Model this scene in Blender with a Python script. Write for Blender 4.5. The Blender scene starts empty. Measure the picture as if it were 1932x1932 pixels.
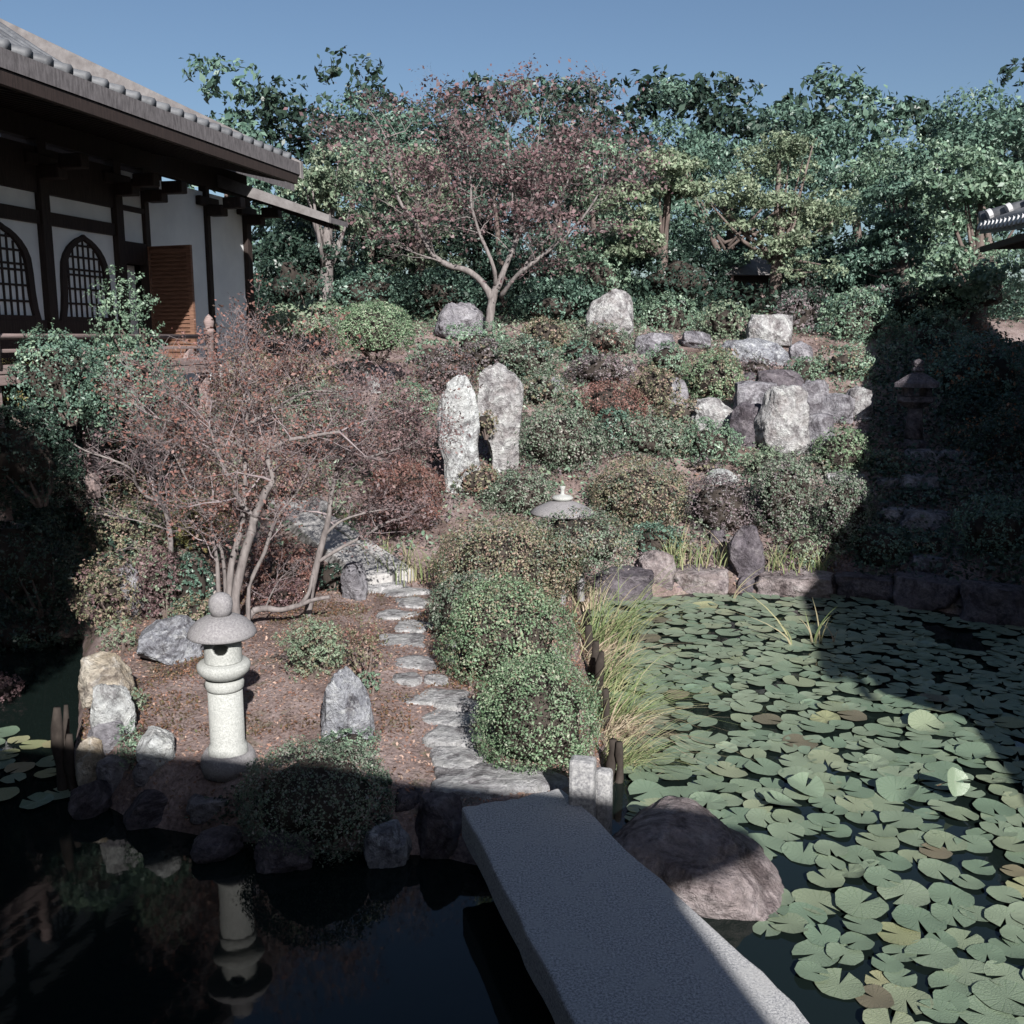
import bpy, bmesh, math, random
import numpy as np
from mathutils import Vector

# ------------------------------------------------------------------ camera, light, exposure
S = bpy.context.scene
COL = S.collection
H = 3.5                      # eye height above the island, m
FPX = 1878.0                 # focal length in units of a 1932 px wide frame (35 mm on 36 mm)
PITCH = math.radians(10.0)
cp, sp = math.cos(PITCH), math.sin(PITCH)
cam_d = bpy.data.cameras.new("camera")
cam = bpy.data.objects.new("camera", cam_d)
COL.objects.link(cam)
cam.location = (0, 0, H)
cam.rotation_euler = (math.radians(90) - PITCH, 0, 0)
cam_d.sensor_width = 36
cam_d.lens = 36 * FPX / 1932
cam_d.clip_start = 0.1
cam_d.clip_end = 2000
S.camera = cam
SUN_EL = math.radians(30)
SAZ = Vector((0.25, -0.968, 0)).normalized()       # horizontal direction towards the sun
w = bpy.data.worlds.new("World"); S.world = w; w.use_nodes = True
nt = w.node_tree; nt.nodes.clear()
o_ = nt.nodes.new("ShaderNodeOutputWorld"); b_ = nt.nodes.new("ShaderNodeBackground"); s_ = nt.nodes.new("ShaderNodeTexSky")
s_.sky_type = 'NISHITA'; s_.sun_disc = False; s_.sun_elevation = SUN_EL
s_.sun_rotation = math.atan2(SAZ.x, SAZ.y); s_.air_density = 1.0; s_.dust_density = 1.2; s_.ozone_density = 3.0
b_.inputs[1].default_value = 0.05
nt.links.new(s_.outputs[0], b_.inputs[0]); nt.links.new(b_.outputs[0], o_.inputs[0])
sl = bpy.data.lights.new("sun", 'SUN'); so = bpy.data.objects.new("sun", sl); COL.objects.link(so)
sl.energy = 5.0; sl.angle = math.radians(0.6); sl.color = (1.0, 0.965, 0.925)
sd = Vector((SAZ.x * math.cos(SUN_EL), SAZ.y * math.cos(SUN_EL), math.sin(SUN_EL)))
so.rotation_euler = sd.to_track_quat('Z', 'Y').to_euler()
S.view_settings.view_transform = 'Standard'; S.view_settings.look = 'None'
S.view_settings.exposure = 0.9; S.view_settings.gamma = 1.0; S.view_settings.use_curve_mapping = False

rng = np.random.default_rng(7)
random.seed(7)
WATER = -0.4

# ------------------------------------------------------------------ noise, terrain
def _hash(ix, iy, iz, seed):
    h = (ix * 374761393 + iy * 668265263 + iz * 2147483647 + seed * 1274126177) & 0xFFFFFFFF
    h = ((h ^ (h >> 13)) * 1274126177) & 0xFFFFFFFF
    h = (h ^ (h >> 16)) & 0xFFFFFF
    return h / float(0xFFFFFF)
def vnoise(p, scale=1.0, seed=0):
    q = np.asarray(p, float) * scale + 1000.37
    i = np.floor(q).astype(np.int64); f = q - i; f = f * f * (3 - 2 * f)
    out = 0
    for a in (0, 1):
        for b in (0, 1):
            for c in (0, 1):
                wgt = (f[:, 0] if a else 1 - f[:, 0]) * (f[:, 1] if b else 1 - f[:, 1]) * (f[:, 2] if c else 1 - f[:, 2])
                out = out + wgt * _hash(i[:, 0] + a, i[:, 1] + b, i[:, 2] + c, seed)
    return out * 2 - 1
def fbm(p, scale=1.0, seed=0, octv=3):
    r = 0; a = 1
    for k in range(octv):
        r = r + a * vnoise(p, scale * 2 ** k, seed + k * 17); a *= .5
    return r
def sst(a, b, x):
    t = np.clip((x - a) / (b - a), 0, 1); return t * t * (3 - 2 * t)

def ray(px, py):
    x = px - 966.0; d = py - 966.0
    return np.array([x, FPX * cp - d * sp, -(FPX * sp + d * cp)])
def at(px, py, Y):                 # the point seen at px, py at distance Y down the garden
    r = ray(px, py); t = Y / r[1]
    return Vector((r[0] * t, Y, H + r[2] * t))
def atz(px, py, z):
    r = ray(px, py); t = (z - H) / r[2]
    return Vector((r[0] * t, r[1] * t, z))
def mpp(p):                        # metres per pixel at p
    return (p[1] * cp + (H - p[2]) * sp) / FPX

def wl(*pts): return [tuple(atz(x, y, WATER)[:2]) for x, y in pts]
POND_R = wl((1190, 1660), (1150, 1540), (1150, 1450), (1155, 1400), (1140, 1320), (1125, 1240), (1105, 1170), (1100, 1142), (1160, 1134), (1240, 1128),
            (1300, 1122), (1400, 1120), (1500, 1128), (1570, 1122), (1640, 1128), (1700, 1140), (1800, 1160), (1932, 1178)) + [(14, 11.5), (14, 3), (1.0, 3)]
POND_L = wl((820, 1620), (640, 1610), (420, 1590), (260, 1560), (150, 1500), (128, 1440), (140, 1370), (142, 1300), (150, 1240), (150, 1205)) + \
         [(-7, 12.6), (-12, 12.2), (-14, 3), (1.2, 3), (1.2, 6.2)]
def poly_sd(x, y, poly):           # positive inside
    x = np.asarray(x, float); y = np.asarray(y, float)
    d = np.full(x.shape, 1e9); ins = np.zeros(x.shape, bool); n = len(poly)
    for i in range(n):
        ax, ay = poly[i]; bx, by = poly[(i + 1) % n]
        ex, ey = bx - ax, by - ay
        t = np.clip(((x - ax) * ex + (y - ay) * ey) / (ex * ex + ey * ey + 1e-12), 0, 1)
        d = np.minimum(d, np.hypot(x - ax - t * ex, y - ay - t * ey))
        c = ((ay > y) != (by > y)) & (x < (bx - ax) * (y - ay) / (by - ay + 1e-12) + ax)
        ins ^= c
    return np.where(ins, d, -d)
_ky = [-50, 7, 13.5, 15, 18, 22.5, 25, 27, 31, 90, 400]
_kz = [0, 0, .1, .45, 1.16, 2.73, 3.43, 3.95, 4.2, 4.6, 4.6]
def terrain(x, y):
    x = np.atleast_1d(np.asarray(x, float)); y = np.atleast_1d(np.asarray(y, float))
    z = sum(np.interp(y + o, _ky, _kz) for o in (-.8, -.4, 0, .4, .8)) / 5
    z = z + 0.9 * (1 - sst(-6.8, -3.6, x)) * sst(12.6, 16, y) * (1 - sst(22, 26, y))
    z = z + 0.22 * np.exp(-((x + 1.9) ** 2 + (y - 9.6) ** 2) / 1.6)
    p = np.stack([x, y, np.zeros_like(x)], 1)
    z = z + 0.05 * vnoise(p, .9, 3) + 0.02 * vnoise(p, 3.1, 4)
    sd_ = np.maximum(poly_sd(x, y, POND_R), poly_sd(x, y, POND_L))
    dr_ = np.maximum(-poly_sd(x, y, POND_R), 0)
    z = np.where((y > 12.5) & (x > -.6), np.minimum(z, WATER + .10 + .42 * dr_), z)
    out = np.minimum(z, -.47 + 1.7 * np.maximum(-sd_, 0))
    return np.where(sd_ > 0, np.maximum(-.47 - 1.4 * sd_, -1.2), out)
def th(x, y): return float(terrain(x, y)[0])
_ts = np.concatenate([np.arange(4, 45, .04), np.arange(45, 120, .5)])
def G(px, py):                     # where the view through px, py meets the ground
    r = ray(px, py); r = r / r[1]
    X = r[0] * _ts; Z = H + r[2] * _ts
    hh = terrain(X, _ts); k = np.argmax(Z <= hh)
    if not (Z <= hh).any(): k = len(_ts) - 1
    return Vector((X[k], _ts[k], hh[k]))

# ------------------------------------------------------------------ materials
MATS = {}
def newmat(name):
    m = bpy.data.materials.new(name); m.use_nodes = True
    nt = m.node_tree; nt.nodes.clear()
    out = nt.nodes.new("ShaderNodeOutputMaterial")
    bs = nt.nodes.new("ShaderNodeBsdfPrincipled"); nt.links.new(bs.outputs[0], out.inputs[0])
    MATS[name] = m
    return m, nt, bs, out
def ramp(nt, fac, cols, pos=None, interp='LINEAR'):
    r = nt.nodes.new("ShaderNodeValToRGB"); r.color_ramp.interpolation = interp
    n = len(cols); e = r.color_ramp.elements
    while len(e) < n: e.new(.5)
    for i, c in enumerate(cols):
        e[i].position = pos[i] if pos else i / max(1, n - 1)
        e[i].color = (*c, 1)
    nt.links.new(fac, r.inputs[0]); return r.outputs[0]
def noise(nt, scale, detail=6, rough=.6, coord='Object', dist=0, vec=None):
    n = nt.nodes.new("ShaderNodeTexNoise"); n.inputs['Scale'].default_value = scale
    n.inputs['Detail'].default_value = detail; n.inputs['Roughness'].default_value = rough; n.inputs['Distortion'].default_value = dist
    if vec is None:
        tc = nt.nodes.new("ShaderNodeTexCoord"); vec = tc.outputs[coord]
    nt.links.new(vec, n.inputs['Vector']); return n.outputs[0]
def mix(nt, fac, a, b, mode='MIX'):
    m = nt.nodes.new("ShaderNodeMix"); m.data_type = 'RGBA'; m.blend_type = mode
    for i, v in ((0, fac), (6, a), (7, b)):
        if isinstance(v, (int, float)): m.inputs[i].default_value = v
        elif isinstance(v, tuple): m.inputs[i].default_value = (*v, 1)
        else: nt.links.new(v, m.inputs[i])
    return m.outputs[2]
def bump(nt, bs, hgt, dist=.02, strength=.6):
    b = nt.nodes.new("ShaderNodeBump"); b.inputs['Distance'].default_value = dist; b.inputs['Strength'].default_value = strength
    nt.links.new(hgt, b.inputs['Height']); nt.links.new(b.outputs[0], bs.inputs['Normal'])
def leafmat(name, cols, rough=.5, trans=.25, spec=.35):
    m, nt, bs, out = newmat(name)
    g = nt.nodes.new("ShaderNodeNewGeometry")
    c = ramp(nt, g.outputs['Random Per Island'], cols)
    tc = nt.nodes.new("ShaderNodeTexCoord")
    big = ramp(nt, noise(nt, 2.2, 2, .5, vec=tc.outputs['Object']), [(.7, .72, .7), (1.2, 1.15, 1.15)], [.35, .65])
    c = mix(nt, 1.0, c, big, 'MULTIPLY')
    nt.links.new(c, bs.inputs['Base Color']); bs.inputs['Roughness'].default_value = rough
    bs.inputs['Specular IOR Level'].default_value = spec
    t = nt.nodes.new("ShaderNodeBsdfTranslucent"); nt.links.new(c, t.inputs[0])
    ms = nt.nodes.new("ShaderNodeMixShader"); ms.inputs[0].default_value = trans
    nt.links.new(bs.outputs[0], ms.inputs[1]); nt.links.new(t.outputs[0], ms.inputs[2]); nt.links.new(ms.outputs[0], out.inputs[0])
    return m
leafmat('leaf_clipped', [(0.077, 0.120, 0.081), (0.139, 0.200, 0.139), (0.201, 0.247, 0.194), (0.263, 0.239, 0.227)])
leafmat('leaf_clipped_bright', [(0.085, 0.152, 0.081), (0.154, 0.247, 0.146), (0.224, 0.318, 0.194), (0.293, 0.302, 0.244)])
leafmat('leaf_olive', [(0.108, 0.128, 0.073), (0.185, 0.200, 0.123), (0.263, 0.222, 0.163), (0.309, 0.207, 0.179)])
leafmat('leaf_purple', [(0.095, 0.090, 0.094), (0.160, 0.136, 0.144), (0.212, 0.169, 0.187), (0.139, 0.158, 0.138)])
leafmat('leaf_red', [(0.145, 0.070, 0.056), (0.204, 0.100, 0.084), (0.242, 0.140, 0.123), (0.145, 0.110, 0.090)])
leafmat('leaf_redbrown', [(0.124, 0.085, 0.085), (0.165, 0.119, 0.124), (0.198, 0.140, 0.143), (0.157, 0.093, 0.081)])
leafmat('leaf_camellia', [(0.048, 0.092, 0.076), (0.089, 0.158, 0.119), (0.144, 0.232, 0.179), (0.080, 0.133, 0.111)], rough=.42, trans=.15, spec=.35)
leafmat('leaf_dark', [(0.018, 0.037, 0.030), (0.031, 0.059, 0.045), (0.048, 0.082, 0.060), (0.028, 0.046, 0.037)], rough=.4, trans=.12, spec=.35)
leafmat('leaf_green', [(0.094, 0.159, 0.113), (0.154, 0.247, 0.171), (0.232, 0.326, 0.227), (0.185, 0.255, 0.211)], rough=.42, spec=.35)
leafmat('leaf_maple', [(0.127, 0.178, 0.114), (0.189, 0.253, 0.166), (0.264, 0.322, 0.218), (0.221, 0.253, 0.183)])
leafmat('leaf_mid', [(0.108, 0.167, 0.113), (0.185, 0.255, 0.171), (0.263, 0.335, 0.236), (0.232, 0.255, 0.194)])
leafmat('leaf_dusty', [(0.102, 0.066, 0.071), (0.152, 0.097, 0.103), (0.193, 0.123, 0.132), (0.122, 0.092, 0.089)])
leafmat('leaf_orange', [(0.390, 0.156, 0.065), (0.286, 0.130, 0.078), (0.091, 0.104, 0.065), (0.065, 0.091, 0.065), (0.364, 0.208, 0.130)])
leafmat('leaf_yellowgreen', [(0.182, 0.208, 0.078), (0.286, 0.286, 0.117), (0.364, 0.338, 0.156), (0.312, 0.208, 0.104)])
leafmat('grass_blade', [(.13, .19, .08), (.19, .25, .11), (.30, .31, .17), (.36, .31, .21)], trans=.3)
leafmat('grass_dry', [(.35, .30, .22), (.42, .36, .27), (.30, .22, .17), (.25, .27, .15)], trans=.2)
leafmat('litter', [(0.180, 0.108, 0.081), (0.270, 0.180, 0.144), (0.342, 0.252, 0.207), (0.144, 0.081, 0.063), (0.234, 0.126, 0.090)], rough=.8, trans=0, spec=.15)
leafmat('moss_blades', [(.07, .06, .03), (.12, .075, .045), (.16, .08, .055), (.09, .10, .05)], rough=.8, trans=.1, spec=.1)

def rockmat(name, a, b, c, lich=(.55, .54, .50), amt=.5, sc=1.0):
    m, nt, bs, out = newmat(name)
    tc = nt.nodes.new("ShaderNodeTexCoord"); oi = nt.nodes.new("ShaderNodeObjectInfo")
    off = nt.nodes.new("ShaderNodeVectorMath"); off.operation = 'ADD'
    sc_ = nt.nodes.new("ShaderNodeVectorMath"); sc_.operation = 'SCALE'; sc_.inputs[0].default_value = (37, 91, 53)
    nt.links.new(oi.outputs['Random'], sc_.inputs['Scale'])
    nt.links.new(tc.outputs['Object'], off.inputs[0]); nt.links.new(sc_.outputs[0], off.inputs[1]); v = off.outputs[0]
    n1 = noise(nt, 2.6 * sc, 8, .65, vec=v, dist=.6); n2 = noise(nt, 14 * sc, 6, .7, vec=v); n3 = noise(nt, 5.5 * sc, 7, .7, vec=v, dist=1.2)
    col = ramp(nt, n1, [a, b, c], [.32, .5, .68])
    col = mix(nt, ramp(nt, n3, [(0, 0, 0), (amt, amt, amt)], [.53, .62]), col, lich)
    sp_ = ramp(nt, n2, [(.62, .62, .62), (1.12, 1.12, 1.12)], [.36, .62])
    col = mix(nt, 1.0, col, sp_, 'MULTIPLY')
    stn = noise(nt, 1.9 * sc, 9, .75, vec=v, dist=1.6)
    col = mix(nt, 1.0, col, ramp(nt, stn, [(.42, .40, .41), (1, 1, 1), (1.08, 1.08, 1.06)], [.40, .50, .62]), 'MULTIPLY')
    vo = nt.nodes.new("ShaderNodeTexVoronoi"); vo.feature = 'DISTANCE_TO_EDGE'; vo.inputs['Scale'].default_value = 1.1 * sc
    dv = nt.nodes.new("ShaderNodeVectorMath"); dv.operation = 'ADD'; nn = nt.nodes.new("ShaderNodeTexNoise"); nn.inputs['Scale'].default_value = 3 * sc
    nt.links.new(v, nn.inputs['Vector']); nt.links.new(v, dv.inputs[0]); nt.links.new(nn.outputs[1], dv.inputs[1]); nt.links.new(dv.outputs[0], vo.inputs['Vector'])
    crk = ramp(nt, vo.outputs[0], [(.45, .42, .42), (1, 1, 1)], [0, .035])
    col = mix(nt, .22, col, mix(nt, 1.0, col, crk, 'MULTIPLY'))
    nt.links.new(col, bs.inputs['Base Color']); bs.inputs['Roughness'].default_value = .9; bs.inputs['Specular IOR Level'].default_value = .2
    ad = nt.nodes.new("ShaderNodeMath"); ad.operation = 'ADD'; nt.links.new(n3, ad.inputs[0]); nt.links.new(n2, ad.inputs[1])
    ad2 = nt.nodes.new("ShaderNodeMath"); ad2.operation = 'ADD'; nt.links.new(ad.outputs[0], ad2.inputs[0]); nt.links.new(n1, ad2.inputs[1])
    bump(nt, bs, ad2.outputs[0], .07, 1.0)
    return m
rockmat('rock_pale', (0.230, 0.205, 0.205), (0.343, 0.335, 0.340), (0.438, 0.442, 0.443), (0.571, 0.589, 0.577), .7)
rockmat('rock_white', (0.325, 0.324, 0.320), (0.458, 0.472, 0.475), (0.533, 0.560, 0.567), (0.611, 0.630, 0.619), .6)
rockmat('rock_grey', (0.156, 0.151, 0.170), (0.245, 0.237, 0.260), (0.333, 0.322, 0.350), (0.469, 0.473, 0.496), .4)
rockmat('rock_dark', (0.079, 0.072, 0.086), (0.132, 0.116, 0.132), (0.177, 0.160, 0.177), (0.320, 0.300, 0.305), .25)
rockmat('rock_brown', (0.177, 0.146, 0.141), (0.272, 0.231, 0.233), (0.344, 0.302, 0.305), (0.418, 0.397, 0.396), .35)
rockmat('rock_speckled', (0.190, 0.196, 0.227), (0.325, 0.335, 0.371), (0.438, 0.452, 0.486), (0.628, 0.647, 0.661), .8, 1.6)
rockmat('rock_ochre', (0.286, 0.237, 0.175), (0.419, 0.373, 0.310), (0.506, 0.472, 0.412), (0.571, 0.560, 0.537), .5)
rockmat('slab_stone', (0.297, 0.295, 0.309), (0.389, 0.389, 0.395), (0.469, 0.459, 0.470), (0.571, 0.577, 0.580), .4)

def granite(name, a, b, sc=60, bd=.004):
    m, nt, bs, out = newmat(name)
    n = noise(nt, sc, 4, .8); n2 = noise(nt, 4.5, 8, .7, dist=.8)
    col = mix(nt, ramp(nt, n2, [(.0, .0, .0), (.8, .8, .8)], [.47, .64]), ramp(nt, n, [a, b], [.38, .62]), tuple(x * .72 for x in b))
    nt.links.new(col, bs.inputs['Base Color']); bs.inputs['Roughness'].default_value = .88; bs.inputs['Specular IOR Level'].default_value = .2
    bump(nt, bs, n, bd, .7); return m
granite('granite_pale', (0.240, 0.248, 0.236), (0.400, 0.408, 0.392), 75)
granite('granite_weathered', (0.146, 0.139, 0.148), (0.264, 0.256, 0.259))
granite('granite_post', (.13, .13, .14), (.34, .34, .34), 28, .008)
granite('slab_path', (0.277, 0.269, 0.269), (0.378, 0.370, 0.361), 40, .004)
granite('granite_slab', (.15, .155, .17), (.50, .50, .50), 70, .006)

m, nt, bs, out = newmat('soil')
tc = nt.nodes.new("ShaderNodeTexCoord"); v = tc.outputs['Object']
n1 = noise(nt, 1.3, 6, .6, vec=v); n2 = noise(nt, 26, 5, .75, vec=v); n3 = noise(nt, 3.3, 5, .7, vec=v, dist=.8)
c = ramp(nt, n1, [(.11, .08, .072), (.20, .152, .142), (.27, .215, .205)], [.35, .5, .65])
c = mix(nt, ramp(nt, n3, [(0, 0, 0), (.7, .7, .7)], [.55, .68]), c, (.12, .115, .065))
c = mix(nt, 1.0, c, ramp(nt, n2, [(.5, .5, .5), (1.3, 1.3, 1.3)], [.35, .65]), 'MULTIPLY')
nt.links.new(c, bs.inputs['Base Color']); bs.inputs['Roughness'].default_value = .95; bs.inputs['Specular IOR Level'].default_value = .1
bump(nt, bs, n2, .02, .8)

m, nt, bs, out = newmat('water')
bs.inputs['Base Color'].default_value = (.006, .010, .009, 1); bs.inputs['Roughness'].default_value = .04; bs.inputs['IOR'].default_value = 1.33
bump(nt, bs, noise(nt, 3.5, 3, .5), .004, .25)

def plain(name, a, b, sc=8, rough=.8, spec=.25, stretch=None, bd=.003):
    m, nt, bs, out = newmat(name)
    tc = nt.nodes.new("ShaderNodeTexCoord"); v = tc.outputs['Object']
    if stretch:
        mp = nt.nodes.new("ShaderNodeMapping"); mp.inputs['Scale'].default_value = stretch; nt.links.new(v, mp.inputs[0]); v = mp.outputs[0]
    n = noise(nt, sc, 6, .65, vec=v)
    nt.links.new(ramp(nt, n, [a, b], [.35, .65]), bs.inputs['Base Color'])
    bs.inputs['Roughness'].default_value = rough; bs.inputs['Specular IOR Level'].default_value = spec
    bump(nt, bs, n, bd, .5); return m
plain('bark_grey', (.105, .092, .09), (.205, .185, .18), 14, .9, .15, (1, 1, .3), .015)
plain('bark_brown', (.08, .062, .056), (.15, .12, .108), 12, .9, .15, (1, 1, .25), .01)
plain('bark_pale', (.30, .27, .25), (.46, .42, .39), 10, .9, .15, (1, 1, .3), .008)
plain('twig', (0.170, 0.139, 0.143), (0.272, 0.234, 0.239), 9, .9, .1)
plain('plaster', (.62, .63, .64), (.72, .73, .73), 1.2, .9, .1, None, .002)
plain('paper', (.66, .68, .69), (.72, .74, .75), 3, .9, .1)
plain('timber_dark', (.018, .013, .012), (.038, .027, .024), 6, .7, .25, (8, 8, .6))
plain('timber_brown', (.11, .06, .042), (.20, .11, .075), 6, .7, .25, (1, 1, 8))
plain('timber_grey', (.16, .12, .115), (.27, .21, .20), 6, .85, .2, (1, .4, 6))
plain('log_and_shade_core', (0.021, 0.017, 0.015), (0.054, 0.045, 0.039), 8, .9, .15, (0.600, 0.600, 0.300), .01)  # dark logs, also colours the shade cores inside the shrubs
plain('roof_tile', (.06, .063, .07), (.125, .13, .14), 5, .55, .4)
plain('roof_shingle', (.07, .065, .068), (.14, .13, .135), 7, .9, .1, (1, 4, 1))
plain('tile_end', (.34, .34, .35), (.45, .45, .46), 5, .6, .3)
plain('board', (.12, .11, .11), (.19, .18, .18), 5, .85, .2)
def padmat(name, a, b, edge, rough=.33, veins=True):
    m, nt, bs, out = newmat(name)
    oi = nt.nodes.new("ShaderNodeObjectInfo"); g = nt.nodes.new("ShaderNodeNewGeometry")
    ad = nt.nodes.new("ShaderNodeMath"); ad.operation = 'ADD'; nt.links.new(oi.outputs['Random'], ad.inputs[0]); nt.links.new(g.outputs['Random Per Island'], ad.inputs[1])
    fr = nt.nodes.new("ShaderNodeMath"); fr.operation = 'FRACT'; nt.links.new(ad.outputs[0], fr.inputs[0])
    c = ramp(nt, fr.outputs[0], [a, b, a, tuple(.5 * (x + y) for x, y in zip(b, edge))], [0, .4, .8, 1])
    c = mix(nt, ramp(nt, noise(nt, 9, 5, .7), [(0, 0, 0), (.55, .55, .55)], [.58, .72]), c, edge)
    nt.links.new(c, bs.inputs['Base Color']); bs.inputs['Roughness'].default_value = rough; bs.inputs['Specular IOR Level'].default_value = .55
    hgt = noise(nt, 16, 3, .5)
    if veins:            # veins radiate from the notch
        tc = nt.nodes.new("ShaderNodeTexCoord"); gr = nt.nodes.new("ShaderNodeTexGradient"); gr.gradient_type = 'RADIAL'; nt.links.new(tc.outputs['Object'], gr.inputs[0])
        mu = nt.nodes.new("ShaderNodeMath"); mu.operation = 'MULTIPLY'; mu.inputs[1].default_value = 17 * 6.2832; nt.links.new(gr.outputs['Fac'], mu.inputs[0])
        si = nt.nodes.new("ShaderNodeMath"); si.operation = 'COSINE'; nt.links.new(mu.outputs[0], si.inputs[0])
        vr = ramp(nt, si.outputs[0], [(1, 1, 1), (.82, .86, .80)], [.72, 1.0]); c2 = mix(nt, 1.0, c, vr, 'MULTIPLY'); nt.links.new(c2, bs.inputs['Base Color'])
        ad3 = nt.nodes.new("ShaderNodeMath"); ad3.operation = 'ADD'; nt.links.new(hgt, ad3.inputs[0]); nt.links.new(vr, ad3.inputs[1]); hgt = ad3.outputs[0]
    bump(nt, bs, hgt, .01, .5)
padmat('pad_green', (.12, .17, .12), (.185, .225, .16), (.23, .24, .15))
padmat('pad_far', (.12, .17, .12), (.185, .225, .16), (.23, .24, .15), veins=False)
padmat('pad_yellow', (.20, .22, .12), (.25, .25, .15), (.24, .17, .11))
padmat('pad_brown', (.11, .10, .07), (.15, .13, .09), (.20, .18, .11))

# ------------------------------------------------------------------ object helpers
def mesh_np(name, verts, faces, mat, parent=None, smooth=False):
    """faces: (n,k) int array or list of tuples; becomes ONE mesh object"""
    me = bpy.data.meshes.new(name)
    verts = np.asarray(verts, np.float32).reshape(-1, 3)
    if isinstance(faces, np.ndarray):
        n, k = faces.shape
        me.vertices.add(len(verts)); me.vertices.foreach_set('co', verts.ravel())
        me.loops.add(n * k); me.loops.foreach_set('vertex_index', faces.astype(np.int32).ravel())
        me.polygons.add(n); me.polygons.foreach_set('loop_start', np.arange(0, n * k, k, dtype=np.int32))
        me.polygons.foreach_set('loop_total', np.full(n, k, np.int32))
        me.update(calc_edges=True)
    else:
        me.from_pydata(verts.tolist(), [], faces); me.update()
    if smooth: me.polygons.foreach_set('use_smooth', np.ones(len(me.polygons), bool))
    me.materials.append(MATS[mat])
    o = bpy.data.objects.new(name, me); COL.objects.link(o)
    if parent is not None: o.parent = parent
    return o
def tag(o, label=None, cat=None, group=None, kind=None):
    if label: o['label'] = label
    if cat: o['category'] = cat
    if group: o['group'] = group
    if kind: o['kind'] = kind
    return o
def empty(name, loc, label, cat, group=None, rz=0):
    o = bpy.data.objects.new(name, None); COL.objects.link(o); o.location = loc; o.rotation_euler = (0, 0, rz)
    o.empty_display_size = .2
    return tag(o, label, cat, group)
class MB:
    def __init__(s): s.v = []; s.f = []
    def add(s, v, f):
        b = len(s.v); s.v += [tuple(x) for x in v]; s.f += [tuple(i + b for i in q) for q in f]; return s
    def box(s, x0, y0, z0, x1, y1, z1):
        return s.add([(x0, y0, z0), (x1, y0, z0), (x1, y1, z0), (x0, y1, z0), (x0, y0, z1), (x1, y0, z1), (x1, y1, z1), (x0, y1, z1)],
                     [(0, 3, 2, 1), (4, 5, 6, 7), (0, 1, 5, 4), (1, 2, 6, 5), (2, 3, 7, 6), (3, 0, 4, 7)])
    def tube(s, pts, rad, sides=6, cap=True):
        pts = [Vector(p) for p in pts]; n = len(pts); vs = []; up = Vector((.3, .2, 1)).normalized()
        for i, p in enumerate(pts):
            d = (pts[min(i + 1, n - 1)] - pts[max(i - 1, 0)])
            if d.length < 1e-9: d = Vector((0, 0, 1))
            d.normalize(); a = d.cross(up)
            if a.length < 1e-3: a = d.cross(Vector((1, 0, 0)))
            a.normalize(); b = d.cross(a); r = rad[i] if hasattr(rad, '__len__') else rad
            for k in range(sides):
                t = 2 * math.pi * k / sides; vs.append(p + a * (r * math.cos(t)) + b * (r * math.sin(t)))
        fs = [(i * sides + k, i * sides + (k + 1) % sides, (i + 1) * sides + (k + 1) % sides, (i + 1) * sides + k) for i in range(n - 1) for k in range(sides)]
        if cap: fs += [tuple(range(sides))[::-1], tuple((n - 1) * sides + k for k in range(sides))]
        return s.add(vs, fs)
    def lathe(s, prof, sides=32, c=(0, 0, 0)):
        vs = []; n = len(prof)
        for r, z in prof:
            for k in range(sides):
                t = 2 * math.pi * k / sides; vs.append((c[0] + r * math.cos(t), c[1] + r * math.sin(t), c[2] + z))
        fs = [(i * sides + k, i * sides + (k + 1) % sides, (i + 1) * sides + (k + 1) % sides, (i + 1) * sides + k) for i in range(n - 1) for k in range(sides)]
        fs += [tuple(range(sides))[::-1], tuple((n - 1) * sides + k for k in range(sides))]
        return s.add(vs, fs)
    def build(s, name, mat, parent=None, smooth=False, bevel=0):
        o = mesh_np(name, s.v, s.f, mat, parent, smooth)
        if bevel:
            b = o.modifiers.new('b', 'BEVEL'); b.width = bevel; b.segments = 2; b.limit_method = 'ANGLE'; b.angle_limit = math.radians(40)
        return o

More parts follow.
